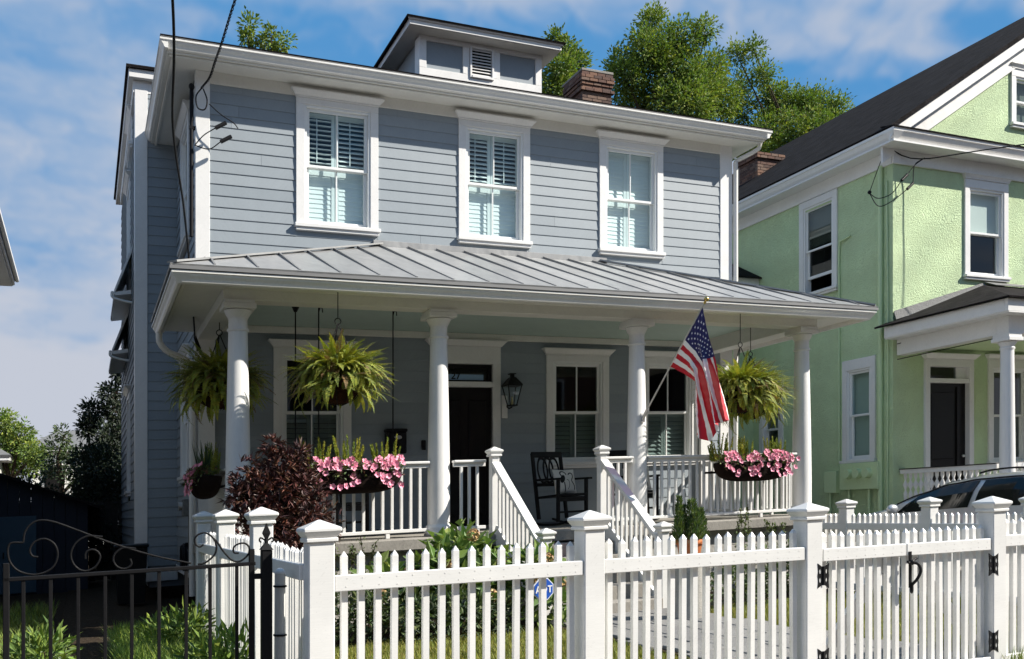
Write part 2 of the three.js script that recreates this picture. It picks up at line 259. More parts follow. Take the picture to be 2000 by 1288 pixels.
// a double-hung window in its own axes: x across, z out of the wall, y up from the sill's underside
function windowUnit(parent, pos, rotY, o) {
  const { w, h, cas = 0.12, head = 0.09, corn = 0.11, flare = 0.07, mat = M.white, sill = 0.1, muntins = true, pane = M.pane, shutters, lead = 0, lowerUp = 0, blind, frame = M.vinyl } = o;
  const g = sub(parent, o.name || 'window', pos, rotY), X = w / 2, zc = 0.036;
  const top = h - corn;                                    // cornice sits above
  const P = (n, x, y, z, m, b = 0.003) => part(g, n, B(x[1] - x[0], y[1] - y[0], z[1] - z[0], b), m, [(x[0] + x[1]) / 2, (y[0] + y[1]) / 2, (z[0] + z[1]) / 2]);
  P('casing', [-X, -X + cas], [sill, top - head], [-0.01, zc], mat); P('casing', [X - cas, X], [sill, top - head], [-0.01, zc], mat);
  P('head_casing', [-X, X], [top - head, top], [-0.01, zc + 0.002], mat);
  if (corn > 0.03) {
    part(g, 'cornice', merge([B(w + 0.02, 0.02, 0.06, 0.003).clone().translate(0, top + 0.012, 0.025), frustum(w + 0.03, 0.10, w + 2 * flare, 0.10 + 1.6 * flare, corn - 0.045).translate(0, top + 0.022, 0.0), B(w + 2 * flare + 0.02, 0.022, 0.12 + 1.6 * flare, 0.003).clone().translate(0, h - 0.011, 0.0)]), mat);
  }
  P('sill', [-X - 0.025, X + 0.025], [sill * 0.45, sill], [-0.02, 0.085], mat, 0.006);
  P('sill_apron', [-X - 0.005, X + 0.005], [0, sill * 0.45 - 0.002], [-0.01, 0.062], mat, 0.004);
  const jx = X - cas, y0 = sill, y1 = top - head, ft = 0.035;
  P('jamb', [-jx, -jx + ft], [y0, y1], [-0.15, 0.018], frame); P('jamb', [jx - ft, jx], [y0, y1], [-0.15, 0.018], frame); P('jamb', [-jx + ft, jx - ft], [y1 - ft, y1], [-0.15, 0.018], frame); P('stool', [-jx + ft, jx - ft], [y0, y0 + 0.02], [-0.15, 0.03], frame);
  const sx = jx - ft - 0.001, ym = (y0 + 0.02 + y1 - ft) / 2, st = 0.045;
  const sash = (n, a, b, zb, lowRail) => {
    const s = sub(g, n, [0, 0, 0]);
    const Q = (nn, x, y, m) => part(s, nn, B(x[1] - x[0], y[1] - y[0], 0.035, 0.004), m, [(x[0] + x[1]) / 2, (y[0] + y[1]) / 2, zb]);
    const bars = [B(st, b - a, 0.035, 0.004).clone().translate(-sx + st / 2, (a + b) / 2, zb), B(st, b - a, 0.035, 0.004).clone().translate(sx - st / 2, (a + b) / 2, zb), B(2 * (sx - st), st, 0.035, 0.004).clone().translate(0, b - st / 2, zb), B(2 * (sx - st), lowRail, 0.035, 0.004).clone().translate(0, a + lowRail / 2, zb)];
    if (muntins) bars.push(B(0.02, b - a - st - lowRail, 0.028, 0.003).clone().translate(0, (a + lowRail + b - st) / 2, zb));
    part(g, n, merge(bars), frame);
    const pw = muntins ? (sx - st - 0.01) : 2 * (sx - st);
    for (const k of muntins ? [-1, 1] : [0]) part(g, 'pane', keep(`p${pw.toFixed(3)},${(b - a).toFixed(3)}`, () => new THREE.PlaneGeometry(pw, b - a - st - lowRail)), pane, [k * (0.01 + pw / 2), (a + lowRail + b - st) / 2, zb - 0.004]);
    g.remove(s);
  };
  sash('upper_sash', ym - 0.02, y1 - ft, -0.035, 0.04);
  sash('lower_sash', y0 + 0.022 + lowerUp, ym + 0.02 + lowerUp, -0.078, 0.06);
  if (shutters) {                                          // louvred inside shutters; shutters = [[y0, y1, tilt of left, tilt of right], ...] of the opening's height
    for (const [fa, fb, tl, tr] of shutters) {
      const a = mix(y0 + 0.02, y1 - ft, fa) + 0.004, b = mix(y0 + 0.02, y1 - ft, fb) - 0.004, zb = -0.17;
      for (const k of [-1, 1]) {
        const xa = k < 0 ? -jx : 0.004, xb = k < 0 ? -0.004 : jx, s = 0.05, tilt = k < 0 ? tl : tr;
        part(g, 'shutter_frame', merge([rawBox([xa, xa + s], [a, b], [zb - 0.014, zb + 0.014]), rawBox([xb - s, xb], [a, b], [zb - 0.014, zb + 0.014]), rawBox([xa + s, xb - s], [a, a + 0.07], [zb - 0.013, zb + 0.013]), rawBox([xa + s, xb - s], [b - 0.07, b], [zb - 0.013, zb + 0.013])]), M.shutter);
        const n = Math.round((b - a - 0.14) / 0.072), pitch = (b - a - 0.14) / n, lw = xb - xa - 2 * s - 0.006;
        const lg = keep(`lv${lw.toFixed(3)}`, () => B(lw, 0.078, 0.011, 0.004));
        for (let i = 0; i < n; i++) part(g, 'louver', lg, M.shutter, [(xa + xb) / 2, a + 0.07 + (i + 0.5) * pitch, zb], [tilt, 0, 0]);
        if (Math.abs(tilt) > 0.6) part(g, 'tilt_rod', B(0.012, b - a - 0.18, 0.012), M.shutter, [(xa + xb) / 2 - 0.03, (a + b) / 2, zb + 0.046]);
      }
    }
  }
  if (blind) part(g, 'blind', B(2 * jx - 0.02, (y1 - y0) * (blind[1] - blind[0]), 0.012), blind[2] || M.blind, [0, mix(y0, y1, (blind[0] + blind[1]) / 2), -0.135]);
  return g;
}
const upWin = [[1.36, 2.58], [3.865, 5.09], [6.37, 7.62]];
const dnWin = [[1.04, 2.17], [5.385, 6.55], [7.17, 8.33]];
const wallHole = (a, b, c, d) => [a, b, c, d];
{
  const holes = [...upWin.map(([a, b]) => [a + 0.01, b - 0.01, 5.41, 7.42]), ...dnWin.map(([a, b]) => [a + 0.01, b - 0.01, 1.86, 3.81]), [3.41, 4.56, 0.9, 3.8]];
  // wall with real openings
  const sh = shapeOf([[0, 0.2], [HW, 0.2], [HW, 7.6], [0, 7.6]]);
  const open = [...upWin.map(([a, b]) => [a + 0.121, b - 0.121, 5.5, 7.24]), ...dnWin.map(([a, b]) => [a + 0.121, b - 0.121, 1.95, 3.63]), [3.53, 4.44, 0.98, 3.55]];
  for (const [a, b, c, d] of open) { const q = new THREE.Path(); q.moveTo(a, c); q.lineTo(a, d); q.lineTo(b, d); q.lineTo(b, c); q.closePath(); sh.holes.push(q); }
  part(house, 'front_wall', boxUV(new THREE.ExtrudeGeometry(sh, { depth: 0.11, bevelEnabled: false })), M.core, [0, 0, -0.114]);
  bx(house, 'side_wall', [0.2, 0.3], [0.2, 7.6], [-9.4, -0.12], M.core); bx(house, 'side_wall', [HW - 0.12, HW], [0.2, 7.6], [-9.4, -0.12], M.panelGray); bx(house, 'back_wall', [0.12, HW - 0.12], [0.2, 7.6], [-9.4, -9.28], M.panelGray);
  bx(house, 'room_floor', [0.12, HW - 0.12], [0.85, 0.95], [-9.28, -0.115], M.room); bx(house, 'room_floor', [0.12, HW - 0.12], [4.1, 4.4], [-9.28, -0.115], M.room); bx(house, 'room_ceiling', [0.12, HW - 0.12], [7.3, 7.36], [-9.28, -0.115], M.room);
  bx(house, 'room_wall', [0.13, HW - 0.13], [0.95, 7.3], [-4.1, -4.0], M.room); bx(house, 'room_wall', [3.15, 3.2], [0.95, 7.3], [-4.0, -0.115], M.room); bx(house, 'room_wall', [5.8, 5.85], [4.4, 7.3], [-4.0, -0.115], M.room);
  sidingFront(house, 0.17, HW - 0.24, 1.0, 7.34, 0, holes);
  sidingLeft(house, -2.88, -0.005, 0.55, 7.45, 0, [[-2.04, -0.86, 5.41, 7.3], [-2.04, -0.86, 1.87, 3.8]]);
  bx(house, 'corner_board', [-0.022, 0.17], [0.55, 7.5], [-0.1, 0.026], M.white, 0.004);
  bx(house, 'corner_board', [HW - 0.24, HW + 0.02], [0.55, 7.5], [-0.1, 0.026], M.white, 0.004);
  bx(house, 'frieze_board', [0.17, HW - 0.24], [7.34, 7.5], [-0.002, 0.03], M.cream, 0.003);
  bx(house, 'water_table', [-0.03, 0.0], [0.45, 0.56], [-2.9, 0.03], M.white, 0.004);
  // eaves
  const O = 0.51;
  bx(house, 'soffit', [-O + 0.09, HW + O - 0.09], [7.5, 7.53], [0.002, O - 0.09], M.cream);
  bx(house, 'soffit', [-O + 0.09, -0.002], [7.5, 7.53], [-9.9, 0.002], M.cream);
  bx(house, 'soffit', [HW + 0.002, HW + O - 0.09], [7.5, 7.53], [-9.9, 0.002], M.cream);
  const og = [[0, 0], [0.035, 0], [0.05, 0.012], [0.062, 0.045], [0.085, 0.075], [0.092, 0.098], [0.105, 0.102], [0.105, 0.125], [0.096, 0.125], [0.09, 0.11], [0.01, 0.11], [0, 0.13]];
  part(house, 'gutter', runX(og, HW + 2 * O - 0.2), M.gutter, [-O + 0.1, 7.525, O - 0.1]);
  part(house, 'gutter', runZ(og.map(([z, y]) => [-z, y]).reverse(), 10.2), M.gutter, [-O + 0.1, 7.525, -9.7]);
  part(house, 'gutter', runZ(og, 10.2), M.gutter, [HW + O - 0.1, 7.525, -9.7]);
  for (const k of [0, 1]) part(house, 'gutter_corner', merge([frustum(0.07, 0.07, 0.205, 0.205, 0.1).translate(0, 0, 0), rawBox([-0.1045, 0.1045], [0.1, 0.124], [-0.1045, 0.1045])]), M.gutter, [k ? HW + O - 0.1 : -O + 0.1, 7.5255, O - 0.1]);
  bx(house, 'bed_molding', [-O + 0.12, HW + O - 0.12], [7.47, 7.499], [O - 0.16, O - 0.125], M.cream, 0.006);
  bx(house, 'bed_molding', [-O + 0.15, -O + 0.19], [7.47, 7.499], [-9.8, O - 0.2], M.cream, 0.006);
  // hipped roof
  const p = 0.38, zb = -9.9, y0 = 7.69, half = (O - zb) / 2, ry = y0 + p * half * 0.99, rx0 = -O + half, rx1 = HW + O - half, rz = (O + zb) / 2;
  const A = [-O + 0.0, y0, O], Bc = [HW + O, y0, O], Cc = [HW + O, y0, zb], D = [-O, y0, zb], R0 = [Math.min(rx0, 4.4), ry, rz], R1 = [Math.max(rx1, 4.7), ry, rz];
  const roof = part(house, 'roof', merge([plate([A, Bc, R1, R0], 0.03), plate([Bc, Cc, R1], 0.03), plate([Cc, D, R0, R1], 0.03), plate([D, A, R0], 0.03)]), M.shingle);
  bx(house, 'drip_edge', [-O + 0.005, HW + O - 0.005], [7.655, 7.662], [O - 0.03, O + 0.008], M.seam);
}
// windows upstairs
upWin.forEach(([a, b], i) => windowUnit(house, [(a + b) / 2, 5.4, 0.0], 0, { w: b - a, h: 2.03, shutters: [[0, 0.5, -0.14, -0.14], [0.5, 1, [-1.45, -0.85, -0.2][i], [-0.9, -0.85, -0.2][i]]] }));
dnWin.forEach(([a, b], i) => windowUnit(house, [(a + b) / 2, 1.86, 0.0], 0, { w: b - a, h: 1.95, pane: M.darkPane, shutters: [[0, 0.5, -0.55, -0.55]] }));

// dormer
{
  const d = sub(house, 'dormer', [4.93, 8.35, -1.6]);
  const P = (n, x, y, z, m, b = 0.004) => part(d, n, B(x[1] - x[0], y[1] - y[0], z[1] - z[0], b), m, [(x[0] + x[1]) / 2, (y[0] + y[1]) / 2, (z[0] + z[1]) / 2]);
  P('wall', [-1.12, 1.12], [-0.2, 1.0], [-3.2, -0.02], M.panelGray, 0);
  P('base_trim', [-1.16, 1.16], [0.3, 0.47], [-0.03, 0.025], M.white); P('head_trim', [-1.16, 1.16], [0.94, 1.02], [-0.03, 0.025], M.white);
  for (const [x0, x1] of [[-1.16, -1.03], [-0.36, -0.24], [0.22, 0.34], [1.04, 1.16]]) P('trim_board', [x0, x1], [0.47, 0.94], [-0.03, 0.024], M.white);
  P('corner_trim', [-1.165, -1.135], [-0.2, 1.0], [-0.2, -0.031], M.white); P('side_trim', [-1.15, -1.122], [0.28, 0.42], [-1.6, -0.2], M.white);
  P('corner_trim', [1.135, 1.165], [-0.2, 1.0], [-0.2, -0.031], M.white);
  P('panel', [-1.03, -0.36], [0.47, 0.94], [-0.025, -0.005], M.panelGray, 0); P('panel', [0.34, 1.04], [0.47, 0.94], [-0.025, -0.005], M.panelGray, 0);
  P('vent_frame', [-0.235, -0.2], [0.42, 0.97], [-0.02, 0.05], M.white); P('vent_frame', [0.18, 0.215], [0.42, 0.97], [-0.02, 0.05], M.white); P('vent_frame', [-0.2, 0.18], [0.42, 0.46], [-0.02, 0.06], M.white); P('vent_frame', [-0.2, 0.18], [0.93, 0.97], [-0.02, 0.05], M.white);
  P('vent_backing', [-0.2, 0.18], [0.46, 0.93], [-0.03, -0.015], M.black, 0);
  for (let i = 0; i < 9; i++) part(d, 'vent_slat', B(0.378, 0.042, 0.008), M.white, [-0.01, 0.487 + i * 0.053, 0.02], [-0.75, 0, 0]);
  const e = 0.3, W = 1.42;
  P('soffit', [-W + 0.03, W - 0.03], [1.02, 1.04], [-3.0, e - 0.03], M.cream, 0);
  P('fascia', [-W, W], [1.025, 1.135], [e - 0.035, e], M.white); P('fascia', [-W, -W + 0.035], [1.025, 1.135], [-3.0, e - 0.036], M.white); P('fascia', [W - 0.035, W], [1.025, 1.135], [-3.0, e - 0.036], M.white);
  P('crown_strip', [-W - 0.03, W + 0.03], [1.1, 1.136], [e + 0.001, e + 0.03], M.white, 0.008);
  const y = 1.15, q = W + 0.06, zf = e + 0.06;
  part(d, 'dormer_roof', merge([plate([[-q, y, zf], [q, y, zf], [0.0, y + 0.5, zf - q]], 0.03), plate([[q, y, zf], [q, y, -3.2], [0, y + 0.5, -3.2], [0, y + 0.5, zf - q]], 0.03), plate([[-q, y, -3.2], [-q, y, zf], [0, y + 0.5, zf - q], [0, y + 0.5, -3.2]], 0.03)]), M.shingle);
}
// a chimney of laid bricks; each course carries separate bricks over a mortar core
function chimney(name, label, x0, x1, z0, z1, yb, yt, opts = {}) {
  const t = thing(name, label, 'chimney', [(x0 + x1) / 2, yb, (z0 + z1) / 2]), r = rng(opts.seed || 3), w = x1 - x0, d = z1 - z0;
  part(t, 'mortar_core', B(w - 0.02, yt - yb, d - 0.02), M.mortar, [0, (yt - yb) / 2, 0]);
  const ch = 0.072, n = Math.floor((yt - (opts.from || yb)) / ch);
  for (let i = 0; i < n; i++) {
    const y = yt - yb - (i + 0.5) * ch, off = (opts.corbel || []).includes(i) ? 0.05 : (opts.corbel2 || []).includes(i) ? 0.025 : 0;
    const X = w / 2 + off, Z = d / 2 + off, bl = 0.215;
    const face = (L, put) => { const k = Math.max(1, Math.round(L / bl)), s = L / k, sh = i % 2 ? s / 2 : 0; const e = [-L / 2]; for (let q = -L / 2 + (sh || s); q < L / 2 - 0.03; q += s) e.push(q); e.push(L / 2); for (let q = 0; q < e.length - 1; q++) put((e[q] + e[q + 1]) / 2, e[q + 1] - e[q] - 0.009); };
    face(2 * X, (c, l) => part(t, 'brick', B(+l.toFixed(2), ch - 0.01, 0.1, 0.004), M.brick[Math.floor(r() * 5)], [c, y, Z - 0.05 + 0.004 * (r() - 0.5)]));
    face(2 * Z - 0.2, (c, l) => part(t, 'brick', B(0.1, ch - 0.01, +l.toFixed(2), 0.004), M.brick[Math.floor(r() * 5)], [-X + 0.05 + 0.004 * (r() - 0.5), y, c]));
  }
  if (opts.cap) part(t, 'cap', B(w + 0.06, 0.06, d + 0.06, 0.01), opts.cap, [0, yt - yb + 0.035, 0]);
  return t;
}
chimney('brick_chimney', 'weathered red brick chimney with pale cap behind the grey house roof', 8.58, 9.33, -5.5, -4.6, 9.2, 10.78, { from: 9.75, corbel: [1, 2, 5], corbel2: [0, 3], cap: M.concrete, seed: 21 });

// rear wing that stands proud on the left
{
  const w = sub(house, 'rear_wing', [0, 0, 0]), X0 = -0.64, Z0 = -2.9;
  bx(w, 'wall', [X0 + 0.2, 4.0], [0.2, 8.55], [-9.5, Z0 - 0.012], M.core);
  for (let a = 0.55; a < 8.5; a += EXPO) { const b = Math.min(a + EXPO, 8.5); part(w, 'siding_board', boardZ(b - a, 0.47), M.siding[Math.floor(br() * 4)], [-0.47, a, Z0 - 0.008]); }
  const sideWin = [[-5.2, 5.3, 2.3], [-5.2, 1.75, 2.0], [-4.4, 7.75, 0.7]];
  sidingLeft(w, -9.3, Z0 - 0.2, 0.55, 8.3, X0, sideWin.map(([z, y, h]) => [z - 0.54, z + 0.54, y + 0.01, y + h - 0.12]), true);
  bx(w, 'corner_board', [X0 - 0.025, -0.47], [0.5, 8.5], [Z0 - 0.2, Z0 + 0.02], M.white, 0.004);
  bx(w, 'water_table', [X0 - 0.03, 0.0], [0.3, 0.5], [Z0 - 0.4, Z0 + 0.035], M.white, 0.004);
  bx(w, 'eave_board', [X0 - 0.12, 4.1], [8.5, 8.64], [-9.6, Z0 + 0.12], M.white, 0.006); bx(w, 'wing_roof', [X0 - 0.16, 4.2], [8.64, 8.69], [-9.7, Z0 + 0.16], M.shingle);
  bx(w, 'frieze', [X0 - 0.05, -0.0], [8.3, 8.499], [Z0 - 6, Z0 + 0.012], M.white, 0.004);
  for (const [zc, yb, h] of sideWin) windowUnit(w, [X0, yb, zc], -Math.PI / 2, { w: 1.1, h, pane: M.darkPane, blind: [0, 1] });
  // hoods over the side windows
  for (const [y, z0, z1, d] of [[5.32, -6.6, -4.2, 0.3], [4.5, -8.2, -5.5, 0.3]]) {
    part(w, 'hood_roof', runZ([[X0, y + 0.85], [X0 - d, y + 0.03], [X0 - d, y - 0.05], [X0, y + 0.74]], z1 - z0), M.white, [0, 0, z0]);
    part(w, 'hood_soffit', runZ([[X0 - 0.02, y + 0.05], [X0 - d + 0.01, y], [X0 - d + 0.01, y - 0.06], [X0 - 0.02, y - 0.02]], z1 - z0 - 0.02), M.white, [0, 0, z0 + 0.01]);
    part(w, 'hood_gutter', tube([[X0 - d - 0.03, y + 0.0, z1], [X0 - d - 0.02, y - 0.1, z1 + 0.02], [X0 - d * 0.5, y - 0.16, z1 + 0.02], [X0 - 0.01, y - 0.18, z1 + 0.02]], 0.025, 16, 8), M.gutter);
  }
}
// window on the left wall of the main block, seen edge on
windowUnit(house, [0, 5.4, -1.45], -Math.PI / 2, { w: 1.2, h: 2.0, pane: M.darkPane, blind: [0, 1] });
windowUnit(house, [0, 1.86, -1.45], -Math.PI / 2, { w: 1.2, h: 2.0, pane: M.darkPane, blind: [0, 1] });
// downspouts
part(house, 'downspout', tube([[HW + 0.42, 7.54, 0.3], [HW + 0.40, 7.42, 0.28], [HW + 0.2, 7.3, 0.12], [HW + 0.075, 7.22, 0.06], [HW + 0.07, 7.0, 0.055], [HW + 0.07, 5.0, 0.055], [HW + 0.07, 0.3, 0.055]], 0.042, 60, 8), M.gutter);

// ---------- porch of the grey house ----------
const FLOOR = 0.97, PZ = 2.7;                             // porch floor height; front face of the beam
const colX = [0.18, 2.61, 5.5, 8.4], colZ = 2.57;
{
  const porch = sub(house, 'porch', [0, 0, 0]);
  bx(porch, 'floor_slab', [-0.06, 8.75], [0.83, FLOOR], [0.03, 2.98], M.concrete, 0.012);
  bx(porch, 'skirt_wall', [0.0, 3.2], [-0.1, 0.83], [2.72, 2.85], M.skirt); bx(porch, 'skirt_wall', [4.82, 8.68], [-0.1, 0.83], [2.72, 2.85], M.skirt); bx(porch, 'skirt_wall', [0.0, 0.13], [-0.1, 0.83], [0.04, 2.719], M.skirt); bx(porch, 'skirt_wall', [8.55, 8.68], [-0.1, 0.83], [0.04, 2.719], M.skirt);
  bx(porch, 'ceiling', [0.2, 8.4], [4.0, 4.03], [0.02, 2.46], M.haint);
  bx(porch, 'crown_molding', [0.2, 8.4], [3.90, 3.999], [0.02, 0.07], M.cream, 0.01);
  bx(porch, 'beam', [0.0, 8.58], [3.77, 4.02], [PZ - 0.24, PZ], M.cream, 0.004); bx(porch, 'beam', [0.0, 0.24], [3.77, 4.02], [0.03, PZ - 0.241], M.cream, 0.004); bx(porch, 'beam', [8.34, 8.58], [3.77, 4.02], [0.03, PZ - 0.241], M.cream, 0.004);
  bx(porch, 'soffit', [-0.5, 9.17], [3.885, 3.91], [PZ + 0.002, 3.12], M.cream); bx(porch, 'soffit', [-0.5, -0.002], [3.885, 3.91], [0.0, PZ + 0.001], M.cream); bx(porch, 'soffit', [8.582, 9.17], [3.885, 3.91], [0.0, PZ + 0.001], M.cream);
  bx(porch, 'bed_molding', [-0.46, 9.13], [3.855, 3.884], [3.05, 3.085], M.cream, 0.006); bx(porch, 'bed_molding', [-0.46, -0.425], [3.855, 3.884], [0.05, 3.04], M.cream, 0.006);
  const og = [[0, 0], [0.035, 0], [0.05, 0.012], [0.062, 0.045], [0.085, 0.075], [0.092, 0.098], [0.105, 0.102], [0.105, 0.125], [0.096, 0.125], [0.09, 0.11], [0.01, 0.11], [0, 0.13]];
  part(porch, 'gutter', runX(og, 9.63), M.gutter, [-0.48, 3.82, 3.1]);
  part(porch, 'gutter', runZ(og.map(([z, y]) => [-z, y]).reverse(), 3.08), M.gutter, [-0.48, 3.82, 0.02]); part(porch, 'gutter', runZ(og, 3.08), M.gutter, [9.15, 3.82, 0.02]);
  for (const x of [-0.48, 9.15]) part(porch, 'gutter_corner', merge([frustum(0.07, 0.07, 0.205, 0.205, 0.1), rawBox([-0.1045, 0.1045], [0.1, 0.124], [-0.1045, 0.1045])]), M.gutter, [x, 3.8205, 3.1]);
  part(porch, 'downspout', tube([[-0.5, 3.83, 0.2], [-0.5, 3.7, 0.22], [-0.4, 3.58, 0.2], [-0.2, 3.5, 0.14], [-0.075, 3.42, 0.09], [-0.07, 3.2, 0.085], [-0.07, 1.6, 0.085], [-0.07, 0.25, 0.085]], 0.042, 60, 8), M.gutter);
  // standing seam roof: hipped, panels and seams one by one
  const yE = 4.01, yT = 5.27, x0 = -0.6, x1 = 9.27, zE = 3.215, tL = 2.6, tR = 6.4, r = rng(8);
  const fy = (z) => yT + (yE - yT) * (z / zE);
  const zLim = (x) => (x < tL ? zE * (1 - (x - x0) / (tL - x0)) : x > tR ? zE * (x - tR) / (x1 - tR) : 0);
  const xs = []; for (let x = x0; x < x1 - 0.1; x += 0.455) xs.push(x); xs.push(x1);
  for (let i = 0; i < xs.length - 1; i++) {
    const a = xs[i], b = xs[i + 1], za = zLim(a), zb = zLim(b), dz = 0.0015 * (r() - 0.5), P = [[a, yE, zE], [b, yE, zE]];
    if (zb < zE - 0.01) P.push([b, fy(zb), zb]);
    for (const k of [tR, tL]) if (k > a + 0.01 && k < b - 0.01) P.push([k, yT, 0]);
    if (za < zE - 0.01) P.push([a, fy(za), za]);
    if (P.length >= 3) part(porch, 'roof_panel', plate(P.map(([x, y, z]) => [x, y + dz, z]), 0.02), M.roofMetal[Math.floor(r() * 4)]);
    if (i && za < zE - 0.2) part(porch, 'roof_seam', bar([a, fy(zE) + 0.014, zE - 0.06], [a, fy(za + 0.05) + 0.014, za + 0.05], 0.02, 0.034), M.seam);
  }
  for (const [e, t, s] of [[x0, tL, 1], [x1, tR, -1]]) {    // the two hip ends
    const n = 7;
    for (let i = 0; i < n; i++) {
      const za = zE * i / n, zb = zE * (i + 1) / n, xa = e + (t - e) * (1 - za / zE), xb = e + (t - e) * (1 - zb / zE);
      const q = [[e, yE, za], [e, yE, zb], [xb, fy(zb), zb], [xa, fy(za), za]];
      part(porch, 'roof_panel', plate(s > 0 ? q : q.reverse(), 0.02), M.roofMetal[Math.floor(r() * 4)]);
      if (i) part(porch, 'roof_seam', bar([e + s * 0.06, yE + 0.03, za], [xa - s * 0.05, fy(za) + 0.008, za], 0.02, 0.034), M.seam);
    }
    part(porch, 'hip_cap', bar([e + s * 0.02, yE + 0.02, zE - 0.03], [t, yT + 0.025, 0.02], 0.13, 0.022), M.roofMetal[2]);
  }
  bx(porch, 'wall_flashing', [tL - 0.1, tR + 0.1], [yT - 0.02, yT + 0.07], [0.019, 0.045], M.roofMetal[3], 0.004);
  bx(porch, 'eave_strip', [x0 - 0.005, x1 + 0.005], [yE - 0.056, yE - 0.0215], [zE - 0.03, zE + 0.003], M.seam);
  // columns
  const prof = [[0, 0], [0.185, 0], [0.185, 0.06], [0.165, 0.075], [0.178, 0.1], [0.16, 0.13], [0.145, 0.14]];
  const shaft = []; for (let i = 0; i <= 14; i++) { const t = i / 14; shaft.push([0.142 - 0.036 * Math.pow(Math.max(0, t - 0.15) / 0.85, 1.35), 0.15 + t * 2.3]); }
  const capp = [[0.108, 2.455], [0.122, 2.465], [0.122, 2.485], [0.107, 2.495], [0.106, 2.6], [0.115, 2.612], [0.118, 2.622], [0.135, 2.65], [0.152, 2.69], [0.158, 2.7], [0, 2.7]];
  const cg = new THREE.LatheGeometry([...prof, ...shaft, ...capp].map(([x, y]) => new THREE.Vector2(x, y)), 36);
  for (const x of colX) { const c = part(porch, 'column', cg, M.white, [x, FLOOR, colZ]); part(c, 'abacus', B(0.36, 0.06, 0.36, 0.006), M.white, [0, 2.732, 0]); part(c, 'abacus_block', B(0.33, 0.034, 0.33), M.white, [0, 2.781, 0]); }
  for (const x of [0.12, 8.46]) bx(porch, 'wall_pilaster', [x - 0.11, x + 0.11], [FLOOR, 3.77], [0.03, 0.1], M.white, 0.004);
}
// railings: a part per run, with each baluster its own piece
const balG = B(0.034, 0.78, 0.034, 0.003);
function railing(a, b, axis, fixed, parent = house) {
  const g = sub(parent, 'railing', axis === 'x' ? [(a + b) / 2, FLOOR, fixed] : [fixed, FLOOR, (a + b) / 2]), L = b - a, S = (n, h, d, y, bv) => part(g, n, axis === 'x' ? B(L, h, d, bv) : B(d, h, L, bv), M.fence, [0, y, 0]);
  S('top_rail', 0.035, 0.1, 0.915, 0.008); S('sub_rail', 0.045, 0.04, 0.8725, 0.003); S('bottom_rail', 0.04, 0.06, 0.085, 0.004);
  const n = Math.round(L / 0.117);
  for (let i = 1; i < n; i++) { const t = -L / 2 + (i * L) / n; part(g, 'baluster', balG, M.fence, axis === 'x' ? [t, 0.47, 0] : [0, 0.47, t]); }
  for (const t of [-L * 0.25, L * 0.25]) part(g, 'foot_block', B(0.05, 0.062, 0.05, 0.004), M.fence, axis === 'x' ? [t, 0.032, 0] : [0, 0.032, t]);
  return g;
}
railing(0.33, 2.47, 'x', 2.6); railing(2.76, 3.19, 'x', 2.68); railing(4.80, 5.36, 'x', 2.68); railing(5.65, 8.25, 'x', 2.6);
railing(0.12, 2.42, 'z', 0.15); railing(0.12, 2.42, 'z', 8.43);
// front steps with their newels and sloping balustrades
{
  const st = sub(house, 'front_steps', [4.0, 0, 3.6]);
  for (let i = 0; i < 5; i++) bx(st, 'step', [3.27, 4.73], [-0.1, FLOOR - 0.162 * (i + 1)], [2.985 + 0.28 * i, 3.265 + 0.28 * i - 0.002], M.concrete, 0.008);
  for (const x of [3.23, 4.77]) {
    const post = (n, y0, y1, z) => { const m = bx(st, n, [x - 0.05, x + 0.05], [y0, y1], [z - 0.05, z + 0.05], M.fence, 0.005); part(m, 'newel_cap', merge([B(0.15, 0.025, 0.15, 0.004).clone().translate(0, 0.012, 0), frustum(0.13, 0.13, 0.17, 0.17, 0.03).translate(0, 0.025, 0), B(0.18, 0.02, 0.18, 0.004).clone().translate(0, 0.064, 0), frustum(0.18, 0.18, 0.02, 0.02, 0.045).translate(0, 0.074, 0)]), M.fence, [0, (y1 - y0) / 2, 0]); };
    post('newel_post', FLOOR, 1.93, 2.88); post('newel_post', -0.1, 0.93, 4.32);
    const y = (z) => 1.84 + (0.84 - 1.84) * (z - 2.93) / (4.27 - 2.93);
    part(st, 'stair_rail', bar([x - 4.0, y(2.93), 2.93 - 3.6], [x - 4.0, y(4.27), 4.27 - 3.6], 0.11, 0.045), M.fence);
    part(st, 'stair_rail', bar([x - 4.0, y(2.93) - 0.045, 2.93 - 3.6], [x - 4.0, y(4.27) - 0.045, 4.27 - 3.6], 0.05, 0.045), M.fence);
    part(st, 'stair_stringer', bar([x - 4.0, y(2.93) - 0.84, 2.93 - 3.6], [x - 4.0, y(4.27) - 0.84, 4.27 - 3.6], 0.045, 0.2), M.fence);
    for (let i = 1; i < 12; i++) { const z = 2.93 + (i * 1.34) / 12; part(st, 'baluster', balG, M.fence, [x - 4.0, y(z) - 0.44, z - 3.6]); }
  }
}
